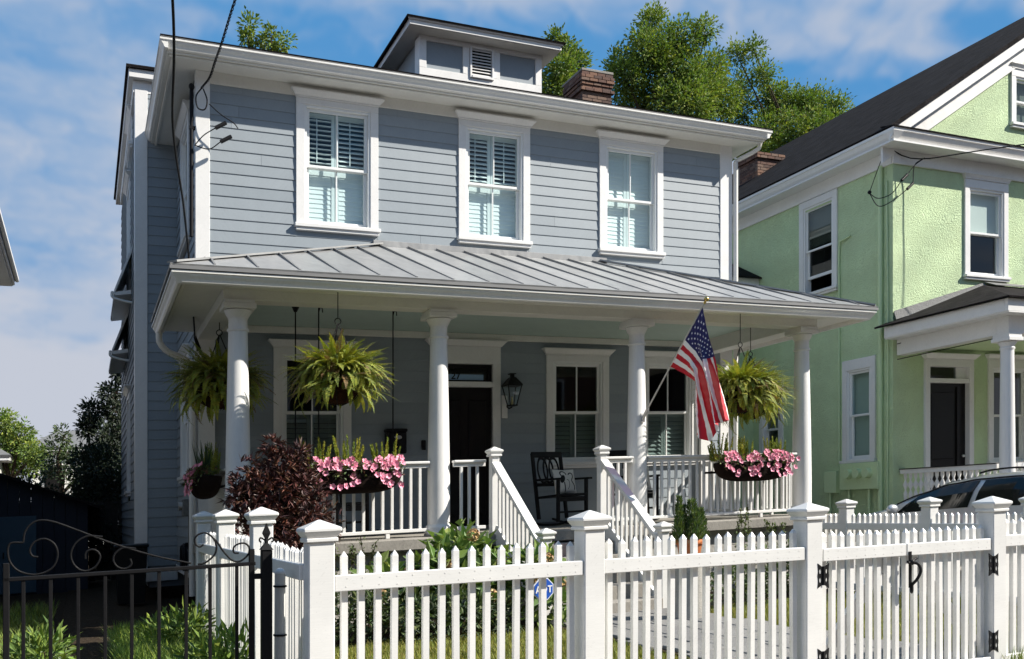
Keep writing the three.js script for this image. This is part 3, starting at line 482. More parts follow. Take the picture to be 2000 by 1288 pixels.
// front door, transom, lantern, letter box
{
  const d = sub(house, 'front_door', [3.985, FLOOR, 0]);
  const P = (n, x, y, z, m, b = 0.004) => part(d, n, B(x[1] - x[0], y[1] - y[0], z[1] - z[0], b), m, [(x[0] + x[1]) / 2, (y[0] + y[1]) / 2, (z[0] + z[1]) / 2]);
  P('casing', [-0.585, -0.455], [0.03, 2.56], [-0.1, 0.045], M.white); P('casing', [0.455, 0.585], [0.03, 2.56], [-0.1, 0.045], M.white); P('head_casing', [-0.585, 0.585], [2.56, 2.83], [-0.1, 0.047], M.white);
  part(d, 'cornice', merge([frustum(1.19, 0.1, 1.32, 0.2, 0.07).translate(0, 2.832, 0.02), B(1.34, 0.022, 0.22, 0.003).clone().translate(0, 2.914, 0.02)]), M.white);
  P('transom_bar', [-0.455, 0.455], [2.2, 2.285], [-0.1, 0.03], M.white); P('threshold', [-0.455, 0.455], [0.005, 0.03], [-0.1, 0.06], M.concrete);
  P('transom_frame', [-0.455, 0.455], [2.5, 2.56], [-0.09, -0.03], M.black); P('transom_frame', [-0.455, 0.455], [2.285, 2.315], [-0.09, -0.03], M.black); P('transom_frame', [0.4, 0.455], [2.315, 2.5], [-0.09, -0.03], M.black); P('transom_frame', [-0.455, -0.4], [2.315, 2.5], [-0.09, -0.03], M.black);
  part(d, 'transom_pane', new THREE.PlaneGeometry(0.8, 0.185), M.darkPane, [0, 2.4075, -0.06]);
  P('painted_reflection', [-0.36, 0.33], [2.318, 2.405], [-0.058, -0.056], std(0.30, 0.47, 0.68, 0.25), 0);  // sky reflection on the transom glass, painted as a pale blue strip
  const font = await new FontLoader().loadAsync('fonts/droid/droid_sans_bold.typeface.json');
  const tg = new TextGeometry('27', { font, size: 0.1, depth: 0.004, curveSegments: 4, bevelEnabled: false }); part(d, 'house_number', tg, M.black, [-0.215, 2.33, -0.054]);
  P('door_leaf', [-0.455, 0.455], [0.035, 2.2], [-0.09, -0.045], M.doorBlack);
  for (const x of [-0.22, 0.22]) for (const [a, b] of [[0.2, 0.95], [1.1, 2.0]]) P('door_panel', [x - 0.15, x + 0.15], [a, b], [-0.046, -0.032], M.doorBlack, 0.012);
  part(d, 'door_handle', new THREE.SphereGeometry(0.03, 16, 12), M.brass, [-0.38, 1.0, -0.0]);
}
{
  const l = thing('wall_lantern', 'black glazed wall lantern on the porch wall beside the front door', 'lantern', [4.70, 2.84, 0.02]);
  part(l, 'back_plate', B(0.1, 0.36, 0.02, 0.004), M.white, [-0.06, 0.02, 0.012]);
  part(l, 'arm', tube([[-0.02, 0.02, 0.02], [-0.01, -0.01, 0.08], [0, 0.0, 0.16]], 0.012, 12, 6), M.black);
  const e = []; const lo = 0.055, hi = 0.115, cz = 0.17;
  for (const [sx, sz] of [[-1, -1], [1, -1], [1, 1], [-1, 1]]) { e.push(bar([sx * lo, 0.03, cz + sz * lo], [sx * hi, 0.33, cz + sz * hi], 0.014, 0.014)); }
  e.push(rawBox([-hi - 0.012, hi + 0.012], [0.325, 0.345], [cz - hi - 0.012, cz + hi + 0.012]), rawBox([-lo - 0.012, lo + 0.012], [0.015, 0.035], [cz - lo - 0.012, cz + lo + 0.012]));
  part(l, 'frame', merge(e), M.black);
  part(l, 'roof', merge([frustum(2 * hi + 0.03, 2 * hi + 0.03, 0.09, 0.09, 0.12).translate(0, 0.345, cz), frustum(0.06, 0.06, 0.05, 0.05, 0.05).translate(0, 0.465, cz), rawBox([-0.05, 0.05], [0.512, 0.525], [cz - 0.05, cz + 0.05])]), M.black);
  const q = (a, b) => { const P = [...a[0], ...a[1], ...b[1], ...a[0], ...b[1], ...b[0]]; const g = new THREE.BufferGeometry(); g.setAttribute('position', new THREE.Float32BufferAttribute(P, 3)); g.computeVertexNormals(); return g; };
  for (const [[ax, az], [bx_, bz]] of [[[-1, 1], [1, 1]], [[-1, -1], [-1, 1]], [[1, 1], [1, -1]]]) part(l, 'glass_side', q([[ax * lo, 0.035, cz + az * lo], [bx_ * lo, 0.035, cz + bz * lo]], [[ax * hi, 0.325, cz + az * hi], [bx_ * hi, 0.325, cz + bz * hi]]), M.pane);
  part(l, 'burner', new THREE.CylinderGeometry(0.012, 0.018, 0.13, 10), M.brass, [0, 0.1, cz]);
  const m = thing('letter_box', 'black wall letter box with an oval silver badge on the porch wall', 'letter box', [2.83, 2.15, 0.02]);
  part(m, 'box', B(0.31, 0.32, 0.13, 0.012), M.black, [0, 0.16, 0.066]); part(m, 'lid', B(0.33, 0.05, 0.15, 0.012), M.black, [0, 0.345, 0.074]);
  part(m, 'badge', new THREE.CylinderGeometry(0.03, 0.03, 0.006, 24).rotateX(Math.PI / 2).scale(1.9, 1, 1), M.alu, [0.02, 0.24, 0.134]);
  const b = thing('door_chime', 'small black entry keypad on the wall left of the front door', 'keypad', [3.29, 2.2, 0.02]);
  part(b, 'body', B(0.07, 0.15, 0.03, 0.01), M.black, [0, 0.075, 0.016]); part(b, 'button', B(0.03, 0.03, 0.008, 0.003), M.iron, [0, 0.05, 0.034]);
}

// ---------- the green stucco house ----------
const GX = 11.9, GZ = 1.0;
const green = thing('green_house', 'pale green stucco house with white trim and dark shingle gable roof', 'house', [GX, 0, GZ]);
{
  const g = green, o = [GX, 0, GZ];
  const hole = (sh, a, b, c, d) => { const q = new THREE.Path(); q.moveTo(a, c); q.lineTo(a, d); q.lineTo(b, d); q.lineTo(b, c); q.closePath(); sh.holes.push(q); };
  const front = shapeOf([[0, -0.2], [12.2, -0.2], [12.2, 7.7], [6.1, 11.6], [0, 7.7]]);
  const fw = [[1.8, 2.98, 5.18, 2.0, 0.24], [3.07, 4.2, 8.2, 1.25, 0.1], [2.44, 3.62, 1.62, 2.16, 0.2]];       // x0, x1, sill, height, head
  for (const [a, b, c, h] of fw) hole(front, a + 0.125, b - 0.125, c + 0.1, c + h - 0.28);
  hole(front, 0.88, 1.94, 0.8, 3.58);
  part(g, 'front_wall', boxUV(new THREE.ExtrudeGeometry(front, { depth: 0.16, bevelEnabled: false })), M.stucco, [0, 0, -0.16]);
  const side = shapeOf([[-11.5, -0.2], [-0.161, -0.2], [-0.161, 7.7], [-11.5, 7.7]]);
  const sw = [[-2.42, -1.36, 5.18, 2.0], [-1.22, -0.39, 1.76, 2.03], [-3.67, -2.92, 1.72, 1.97]];
  for (const [a, b, c, h] of sw) hole(side, a + 0.125, b - 0.125, c + 0.1, c + h - 0.22);
  part(g, 'side_wall', boxUV(new THREE.ExtrudeGeometry(side, { depth: 0.16, bevelEnabled: false }).rotateY(-Math.PI / 2)), M.stucco, [0.16, 0, 0]);
  const P = (n, x, y, z, m, b = 0.004, par = g) => part(par, n, B(x[1] - x[0], y[1] - y[0], z[1] - z[0], b), m, [(x[0] + x[1]) / 2, (y[0] + y[1]) / 2, (z[0] + z[1]) / 2]);
  P('far_wall', [12.0, 12.2], [-0.2, 7.7], [-11.5, -0.17], M.stucco, 0); P('back_wall', [0.17, 12], [-0.2, 7.7], [-11.5, -11.35], M.stucco, 0);
  P('room_floor', [0.17, 12], [0.7, 0.8], [-11.3, -0.17], M.room, 0); P('room_floor', [0.17, 12], [4.2, 4.4], [-11.3, -0.17], M.room, 0); P('room_ceiling', [0.17, 12], [7.5, 7.6], [-11.3, -0.17], M.room, 0); P('room_wall', [2.2, 2.3], [0.8, 7.5], [-11.3, -2.0], M.room, 0); P('room_wall', [0.17, 12], [0.8, 7.5], [-4.2, -4.1], M.room, 0);
  // windows
  windowUnit(g, [(fw[0][0] + fw[0][1]) / 2, 5.18, 0], 0, { w: 1.18, h: 2.0, corn: 0.1, flare: 0.04, head: 0.16, muntins: false, sill: 0.09, blind: [0.5, 1] });
  windowUnit(g, [(fw[1][0] + fw[1][1]) / 2, 8.2, 0], 0, { w: 1.13, h: 1.25, corn: 0.1, flare: 0.04, head: 0.14, muntins: true, pane: M.darkPane, blind: [0, 1] });
  windowUnit(g, [(fw[2][0] + fw[2][1]) / 2, 1.62, 0], 0, { w: 1.18, h: 2.16, corn: 0.1, flare: 0.06, head: 0.16, pane: M.darkPane, blind: [0, 0.5] });
  windowUnit(g, [0, 5.18, -1.89], -Math.PI / 2, { w: 1.06, h: 2.0, corn: 0.02, head: 0.14, muntins: false, pane: M.darkPane, blind: [0.55, 1], lowerUp: 0.28 });
  windowUnit(g, [0, 1.76, -0.805], -Math.PI / 2, { w: 0.83, h: 2.03, corn: 0.02, head: 0.2, muntins: false, blind: [0, 1, std(0.36, 0.42, 0.36, 0.8)] });
  windowUnit(g, [0, 1.72, -3.295], -Math.PI / 2, { w: 0.75, h: 1.97, corn: 0.02, head: 0.18, muntins: false, pane: M.darkPane, blind: [0.5, 1] });
  // frieze, eaves, pent roof, rake boards
  P('frieze', [-0.03, 12.2], [7.17, 7.42], [0.002, 0.04], M.white); P('frieze', [-0.04, -0.002], [7.17, 7.42], [-11.5, 0.0], M.white);
  P('soffit', [-0.36, 12.5], [7.42, 7.45], [0.002, 0.36], M.white, 0); P('soffit', [-0.36, 0.0], [7.42, 7.45], [-11.8, 0.001], M.white, 0);
  const crown = [[0, 0], [0.02, 0], [0.03, 0.05], [0.07, 0.09], [0.1, 0.16], [0.12, 0.17], [0.12, 0.22], [0, 0.22]];
  part(g, 'crown_molding', runX(crown, 12.9), M.white, [-0.38, 7.43, 0.28]); part(g, 'crown_molding', runZ(crown.map(([z, y]) => [-z, y]).reverse(), 12.0), M.white, [-0.28, 7.43, -11.7]);
  part(g, 'crown_corner', merge([frustum(0.08, 0.08, 0.235, 0.235, 0.16), rawBox([-0.119, 0.119], [0.16, 0.219], [-0.119, 0.119])]), M.white, [-0.28, 7.431, 0.28]);
  part(g, 'pent_roof', plate([[-0.42, 7.665, 0.43], [12.6, 7.665, 0.43], [12.6, 7.80, 0.0], [-0.3, 7.80, 0.0]], 0.02), M.shingle);
  const s = 0.64, yr = (x) => 7.68 + s * (x + 0.42);
  part(g, 'roof', plate([[-0.42, 7.68, -11.9], [-0.42, 7.68, 0.3], [6.1, yr(6.1), 0.3], [6.1, yr(6.1), -11.9]], 0.07), M.shingleX);
  part(g, 'roof', plate([[6.1, yr(6.1), -11.9], [6.1, yr(6.1), 0.3], [12.62, 7.68, 0.3], [12.62, 7.68, -11.9]], 0.07), M.shingleX);
  for (const [d, h, z0, z1] of [[-0.1, 0.2, 0.17, 0.24], [-0.3, 0.32, 0.004, 0.05]]) {
    part(g, 'rake_board', plate([[-0.3, yr(-0.3) + d, z1], [-0.3, yr(-0.3) + d - h, z1], [6.1, yr(6.1) + d - h, z1], [6.1, yr(6.1) + d, z1]], z1 - z0), M.white);
  }
  part(g, 'rake_soffit', plate([[-0.3, yr(-0.3) - 0.1, 0.002], [6.1, yr(6.1) - 0.1, 0.002], [6.1, yr(6.1) - 0.1, 0.17], [-0.3, yr(-0.3) - 0.1, 0.17]], 0.02), M.white);
  // front porch of the green house
  const po = sub(g, 'porch', [0, 0, 0]), Q = (n, x, y, z, m, b = 0.004) => P(n, x, y, z, m, b, po);
  Q('floor', [0, 8], [0.6, 0.8], [0.01, 2.3], M.concrete); Q('skirt', [0.05, 8], [-0.2, 0.599], [0.02, 2.2], M.skirt, 0);
  Q('ceiling', [0.1, 8], [3.84, 3.87], [0.01, 2.05], M.stuccoPlain, 0);
  Q('beam', [0.08, 8], [3.70, 3.98], [2.05, 2.28], M.white); Q('beam', [0.08, 0.3], [3.70, 3.98], [0.01, 2.049], M.white);
  Q('soffit', [-0.2, 8], [3.98, 4.0], [0.003, 2.5], M.white, 0); Q('fascia', [-0.22, 8], [4.0, 4.2], [2.44, 2.5], M.white); Q('fascia', [-0.22, -0.17], [4.0, 4.2], [0.003, 2.439], M.white);
  part(po, 'porch_roof', merge([plate([[-0.3, 4.22, 2.58], [8, 4.22, 2.58], [8, 5.1, 0.01], [2.3, 5.1, 0.01]], 0.03), plate([[-0.3, 4.22, -0.15], [-0.3, 4.22, 2.58], [2.3, 5.1, 0.01]], 0.03)]), M.shingle);
  part(po, 'flashing', plate([[0.0, 4.5, 0.025], [2.3, 5.14, 0.025], [2.3, 4.98, 0.2], [0.0, 4.34, 0.08]].reverse(), 0.01), M.flashing);
  part(po, 'flashing', plate([[2.3, 5.16, 0.03], [8, 5.16, 0.03], [8, 5.04, 0.3], [2.3, 5.04, 0.3]].reverse(), 0.01), M.flashing);
  const cg = new THREE.LatheGeometry([[0, 0], [0.15, 0], [0.15, 0.05], [0.12, 0.08], [0.118, 0.9], [0.1, 2.65], [0.115, 2.66], [0.115, 2.69], [0.1, 2.7], [0.14, 2.76], [0.14, 2.78], [0, 2.78]].map(([x, y]) => new THREE.Vector2(x, y)), 28);
  for (const x of [0.2, 3.9]) { const c = part(po, 'column', cg, M.white, [x, 0.8, 2.16]); part(c, 'abacus', B(0.34, 0.06, 0.34, 0.006), M.white, [0, 2.81, 0]); part(c, 'abacus_block', B(0.3, 0.06, 0.3), M.white, [0, 2.869, 0]); }
  Q('top_rail', [0.14, 0.26], [1.55, 1.63], [0.02, 2.0], M.white); Q('rail_cap', [0.12, 0.28], [1.631, 1.645], [0.02, 2.0], M.black); Q('bottom_rail', [0.15, 0.25], [0.87, 0.93], [0.02, 2.0], M.white);
  Q('top_rail', [0.36, 3.75], [1.55, 1.63], [2.1, 2.22], M.white); Q('bottom_rail', [0.36, 3.75], [0.87, 0.93], [2.1, 2.22], M.white);
  const bal = new THREE.LatheGeometry([[0.032, 0], [0.032, 0.06], [0.014, 0.1], [0.036, 0.2], [0.036, 0.26], [0.012, 0.33], [0.05, 0.42], [0.012, 0.5], [0.03, 0.56], [0.03, 0.62]].map(([x, y]) => new THREE.Vector2(x, y)), 8);
  for (let i = 0; i < 17; i++) part(po, 'baluster', bal, M.white, [0.2, 0.93, 0.1 + i * 0.115]);
  for (let i = 0; i < 28; i++) part(po, 'baluster', bal, M.white, [0.44 + i * 0.12, 0.93, 2.16]);
  // door
  const d = sub(g, 'front_door', [1.39, 0.8, 0]), D = (n, x, y, z, m, b = 0.004) => P(n, x, y, z, m, b, d);
  D('casing', [-0.63, -0.51], [0, 2.86], [-0.1, 0.05], M.white); D('casing', [0.51, 0.63], [0, 2.86], [-0.1, 0.05], M.white); D('head_casing', [-0.51, 0.51], [2.72, 2.86], [-0.1, 0.05], M.white); D('transom_bar', [-0.51, 0.51], [2.42, 2.5], [-0.1, 0.04], M.white);
  part(d, 'cornice', merge([frustum(1.27, 0.1, 1.4, 0.2, 0.07).translate(0, 2.862, 0.03), B(1.42, 0.022, 0.22, 0.003).clone().translate(0, 2.944, 0.03)]), M.white);
  D('door_leaf', [-0.51, 0.51], [0.02, 2.42], [-0.1, -0.05], M.doorBlack); D('door_stile', [0.26, 0.33], [0.05, 2.35], [-0.05, -0.02], M.doorBlack); D('door_panel', [-0.4, 0.18], [1.0, 2.25], [-0.05, -0.035], M.doorBlack, 0.01); D('door_panel', [-0.4, 0.18], [0.2, 0.85], [-0.05, -0.035], M.doorBlack, 0.01);
  D('transom_side', [0.24, 0.51], [2.5, 2.72], [-0.08, -0.02], M.white); part(d, 'transom_pane', new THREE.PlaneGeometry(0.75, 0.22), M.darkPane, [-0.135, 2.61, -0.05]);
  part(d, 'door_knob', new THREE.SphereGeometry(0.03, 14, 10), M.alu, [0.4, 1.05, 0.0]);
  // pipes and meter boxes on the side wall
  part(g, 'downspout', rod([-0.05, 0.1, -0.25], [-0.05, 7.2, -0.25], 0.045, 0.045, 10), M.stuccoPlain);
  part(g, 'conduit', tube([[-0.02, 6.15, -1.02], [-0.03, 6.1, -1.2], [-0.03, 6.0, -1.3], [-0.03, 5.0, -1.3], [-0.03, 2.0, -1.3], [-0.03, 1.2, -1.3]], 0.018, 40, 6), M.stuccoPlain);
  part(g, 'conduit', tube([[-0.03, 6.9, -0.12], [-0.03, 5.5, -0.1], [-0.04, 4.0, -0.08], [-0.03, 1.8, -0.1], [-0.03, 0.2, -0.1]], 0.014, 40, 6), M.stuccoPlain);
  const mb = sub(g, 'meter_cabinet', [-0.001, 1.3, -0.7]);
  part(mb, 'cabinet', B(0.14, 0.5, 0.95, 0.008), M.stuccoPlain, [-0.072, 0.25, 0]);
  for (const z of [-0.22, 0.02, 0.26]) part(mb, 'meter_dial', new THREE.CylinderGeometry(0.085, 0.095, 0.1, 20).rotateZ(Math.PI / 2), M.stuccoPlain, [-0.19, 0.3, z]);
  part(mb, 'breaker_box', B(0.12, 0.42, 0.32, 0.008), M.stuccoPlain, [-0.062, 0.16, -0.75]);
  for (const z of [-0.8, -0.3, 0.2]) part(mb, 'conduit', rod([-0.07, -1.2, z], [-0.07, 0.0, z], 0.025, 0.025, 8), M.stuccoPlain);
  // little side bay with its own roof
  const by = sub(g, 'side_bay', [0, 0, 0]);
  P('wall', [-0.7, -0.001], [-0.2, 5.7], [-6.2, -3.9], M.stucco, 0, by); P('eave', [-0.95, -0.002], [5.7, 5.95], [-6.4, -3.7], M.white, 0.006, by);
  part(by, 'bay_roof', merge([plate([[-1.05, 5.95, -3.6], [0, 5.95, -3.6], [0, 6.65, -4.9]], 0.03), plate([[-1.05, 5.95, -6.5], [-1.05, 5.95, -3.6], [0, 6.65, -4.9]], 0.03)]), M.shingle);
}
chimney('brick_chimney', 'low red brick chimney with tin flashing on the green house roof', 13.72, 14.5, -5.8, -5.0, 8.6, 9.72, { corbel: [0, 1], seed: 9 });

// ---------- parked car in the driveway, nose to the lot ----------
{
  const car = thing('parked_car', 'silver grey hatchback parked in the driveway behind the side fence', 'car', [10.2, 0.03, 2.0]);
  const paint = new THREE.MeshPhysicalMaterial({ color: C(0.50, 0.52, 0.54), roughness: 0.35, metalness: 0.5, clearcoat: 1, clearcoatRoughness: 0.05 });
  const glass = new THREE.MeshPhysicalMaterial({ color: C(0.006, 0.008, 0.008), roughness: 0.05, metalness: 0, specularIntensity: 0.45 });
  const key = (t, k) => { for (let i = 1; i < k.length; i++) if (t <= k[i][0]) { const [a, p] = k[i - 1], [b, q] = k[i], s = (t - a) / (b - a); return p + (q - p) * (s * s * (3 - 2 * s) * 0.5 + s * 0.5); } return k[k.length - 1][1]; };
  const top = (z) => key(z, [[0, 0.62], [0.15, 0.74], [0.7, 0.88], [1.2, 0.96], [1.75, 1.21], [2.2, 1.36], [2.7, 1.43], [3.3, 1.45], [3.9, 1.38], [4.3, 1.2], [4.55, 0.95], [4.7, 0.7]]);
  const belt = (z) => Math.min(key(z, [[0, 0.58], [0.7, 0.8], [1.3, 0.9], [3.0, 0.97], [4.2, 1.0], [4.7, 0.68]]), top(z) - 0.02);
  const wid = (z) => key(z, [[0, 0.62], [0.25, 0.8], [0.9, 0.9], [2.4, 0.92], [3.8, 0.9], [4.5, 0.8], [4.7, 0.68]]);
  const low = (z) => (Math.abs(z - 0.85) < 0.36 || Math.abs(z - 3.6) < 0.36 ? 0.2 + Math.sqrt(Math.max(0, 0.36 ** 2 - (z - (z < 2 ? 0.85 : 3.6)) ** 2)) * 0.98 + 0.05 : 0.2);
  const ring = (z) => { const w = wid(z), b = belt(z), t = top(z), l = Math.min(low(z), b - 0.06), c = t - b, ww = w - 0.32 * Math.min(1, c / 0.45); return [[w * 0.9, l], [w * 0.985, Math.max(l, 0.35)], [w, Math.max(l, 0.6 * b)], [w * 0.975, b], [mix(w * 0.965, ww, 0.5) + 0.02, b + c * 0.5], [ww, b + c * 0.86], [ww * 0.82, b + c * 0.965], [ww * 0.45, t], [0, t + 0.004]]; };
  const P = [], N = 94; const rows = []; for (let i = 0; i <= N; i++) { const z = (4.7 * i) / N, r = ring(z); rows.push([...r.map(([x, y]) => [-x, y, z]), ...r.slice(0, -1).reverse().map(([x, y]) => [x, y, z])]); }
  for (let i = 0; i < N; i++) for (let j = 0; j < rows[0].length - 1; j++) { const a = rows[i][j], b = rows[i][j + 1], c = rows[i + 1][j + 1], d = rows[i + 1][j]; P.push(...a, ...b, ...c, ...a, ...c, ...d); }
  for (const e of [0, N]) for (let j = 1; j < rows[0].length - 2; j++) P.push(...rows[e][0], ...rows[e][j], ...rows[e][j + 1]);
  let g = new THREE.BufferGeometry(); g.setAttribute('position', new THREE.Float32BufferAttribute(P, 3)); g.setAttribute('uv', new THREE.Float32BufferAttribute(new Float32Array(P.length / 3 * 2), 2));
  const { mergeVertices, toCreasedNormals } = await import('three/addons/utils/BufferGeometryUtils.js');
  g = toCreasedNormals(mergeVertices(g, 0.001), 0.6);
  part(car, 'body', g, paint);
  const strip = (z0, z1, f0, f1, side, n = 30) => { // glass following the cabin side, edges rounded by f0(z), f1(z)
    const V = []; const at = (z, f) => { const r = ring(z), b = r[3], m = r[4], u = r[5]; const k = f < 0.5 ? [mix(b[0], m[0], f * 2), mix(b[1], m[1], f * 2)] : [mix(m[0], u[0], f * 2 - 1), mix(m[1], u[1], f * 2 - 1)]; return [side * (k[0] + 0.007), k[1], z]; };
    for (let i = 0; i < n; i++) { const a = z0 + ((z1 - z0) * i) / n, b = z0 + ((z1 - z0) * (i + 1)) / n; for (let k = 0; k < 4; k++) { const F = (z, q) => at(z, mix(f0(z), f1(z), q / 4)); const p = F(a, k), q = F(a, k + 1), r = F(b, k + 1), s = F(b, k); V.push(...p, ...q, ...r, ...p, ...r, ...s); } }
    const q = new THREE.BufferGeometry(); q.setAttribute('position', new THREE.Float32BufferAttribute(V, 3)); q.setAttribute('uv', new THREE.Float32BufferAttribute(new Float32Array(V.length / 3 * 2), 2)); q.computeVertexNormals(); return q;
  };
  for (const s of [-1, 1]) {
    part(car, 'side_window', strip(1.5, 2.72, () => 0.06, (z) => Math.min(0.93, 0.06 + (z - 1.5) * 3), s), glass); part(car, 'side_window', strip(2.8, 3.95, () => 0.06, (z) => Math.min(0.93, 0.06 + (3.95 - z) * 2.6), s), glass);
    part(car, 'window_trim', tube([...Array(12)].map((_, i) => { const z = 1.45 + i * 0.235, r = ring(Math.min(z, 4.1)); return [s * (r[5][0] + 0.012), r[5][1] - 0.004, Math.min(z, 4.1)]; }), 0.011, 40, 6), M.black);
    part(car, 'roof_rail', tube([[s * 0.5, 1.44, 2.6], [s * 0.5, 1.475, 2.8], [s * 0.5, 1.49, 3.2], [s * 0.5, 1.45, 3.7], [s * 0.5, 1.41, 3.85]], 0.014, 24, 6), M.black);
    part(car, 'side_mirror', new THREE.SphereGeometry(0.1, 16, 12).scale(1, 0.72, 0.6), paint, [s * 1.0, 0.98, 1.55]);
    part(car, 'door_handle', B(0.02, 0.025, 0.18, 0.006), paint, [s * 0.93, 0.8, 2.55]);
    for (const z of [0.85, 3.6]) { const w = part(car, 'wheel', new THREE.CylinderGeometry(0.31, 0.31, 0.2, 28).rotateZ(Math.PI / 2), std(0.015, 0.015, 0.015, 0.9), [s * 0.8, 0.31, z]); part(w, 'rim', new THREE.CylinderGeometry(0.2, 0.2, 0.02, 20).rotateZ(Math.PI / 2), M.alu, [s * 0.105, 0, 0]); }
    part(car, 'headlight', new THREE.SphereGeometry(0.1, 14, 10).scale(1.1, 0.6, 0.8), new THREE.MeshPhysicalMaterial({ color: C(0.7, 0.72, 0.74), roughness: 0.08, clearcoat: 1 }), [s * 0.6, 0.66, 0.12]);
    part(car, 'tail_light', B(0.2, 0.12, 0.06, 0.02), std(0.35, 0.01, 0.01, 0.2), [s * 0.66, 0.85, 4.6]);
  }
  const W = []; for (let i = 0; i < 14; i++) { const a = 1.3 + i * 0.062, b = a + 0.062; const A = ring(a), Bq = ring(b); for (let k = 5; k < 8; k++) for (const s of [-1, 1]) { const e = 0.012, p = [s * A[k][0] * 0.96, A[k][1] + e, a], q = [s * A[k + 1][0] * 0.96, A[k + 1][1] + e, a], r = [s * Bq[k + 1][0] * 0.96, Bq[k + 1][1] + e, b], t = [s * Bq[k][0] * 0.96, Bq[k][1] + e, b]; W.push(...p, ...q, ...r, ...p, ...r, ...t); } }
  const wg = new THREE.BufferGeometry(); wg.setAttribute('position', new THREE.Float32BufferAttribute(W, 3)); wg.computeVertexNormals(); part(car, 'windscreen', wg, glass);
}

// ---------- picket fences ----------
const picketG = (h, w = 0.035) => keep('pk' + h.toFixed(3) + w, () => boxUV(merge([rawBox([-w / 2, w / 2], [0, h - 0.028], [-w / 2, w / 2]), frustum(w, w, 0.004, 0.004, 0.028).translate(0, h - 0.028, 0)])));
const capG = keep('cap', () => merge([B(0.17, 0.022, 0.17, 0.004).clone().translate(0, 0.011, 0), frustum(0.155, 0.155, 0.195, 0.195, 0.03).translate(0, 0.022, 0), B(0.205, 0.024, 0.205, 0.006).clone().translate(0, 0.064, 0), frustum(0.196, 0.196, 0.012, 0.012, 0.042).translate(0, 0.076, 0)]));
const fpost = (parent, x, z, top) => { const y0 = -0.16, y1 = top - 0.118, w = parent.wp, m = part(parent, 'post', B(0.14, y1 - y0, 0.14, 0.006), M.fence, [x - w.x, (y0 + y1) / 2 - w.y, z - w.z]); part(m, 'post_cap', capG, M.fence, [0, (y1 - y0) / 2, 0]); };
const fall = (x) => -0.0125 * (x + 0.27);
const fr = rng(41);
function pickets(parent, a, b, z, top, pitch = 0.0905, axis = 'x', fixed = 0) {
  const n = Math.round((b - a) / pitch), w = parent.wp;
  for (let i = 0; i < n; i++) { const t = a + ((i + 0.5) * (b - a)) / n, h = 1.17, y = (typeof top === 'function' ? top(t) : top) - h + 0.012 * (fr() - 0.5); part(parent, 'picket', picketG(h), M.fence, axis === 'x' ? [t - w.x, y - w.y, z - w.z] : [fixed - w.x, y - w.y, t - w.z], [0.01 * (fr() - 0.5), 0.1 * (fr() - 0.5), 0.014 * (fr() - 0.5)]); }
}
const railX = (parent, a, b, y, h, z, n = 'rail') => { const w = parent.wp, m = part(parent, n, keep(`rl${(b - a).toFixed(3)}${h}`, () => { const L = b - a, s = fall(1) - fall(0); const g = B(L, h, 0.036, 0.004).clone(); const p = g.attributes.position; for (let i = 0; i < p.count; i++) p.setY(i, p.getY(i) + s * p.getX(i)); return g; }), M.fence, [(a + b) / 2 - w.x, y + fall((a + b) / 2) - w.y, z - w.z]); return m; };
const nailG = new THREE.CylinderGeometry(0.0032, 0.0032, 0.003, 6).rotateX(Math.PI / 2), nailM = std(0.68, 0.665, 0.64, 0.7);
function nails(parent, a, b, ys, z, pitch = 0.0905) { const n = Math.round((b - a) / pitch), w = parent.wp, L = [], r = rng(Math.round(a * 991) + 7); for (let i = 0; i < n; i++) { const t = a + ((i + 0.5) * (b - a)) / n; for (const y of ys) for (const k of [-0.02, 0.022]) L.push(nailG.clone().translate(t + 0.012 * (r() - 0.5) - w.x, y + fall(t) + k + 0.008 * (r() - 0.5) - w.y, z - w.z)); } const m = part(parent, 'nail_heads', merge(L), nailM); m.userData.kind = 'stuff'; }
const FZ = 8.6;
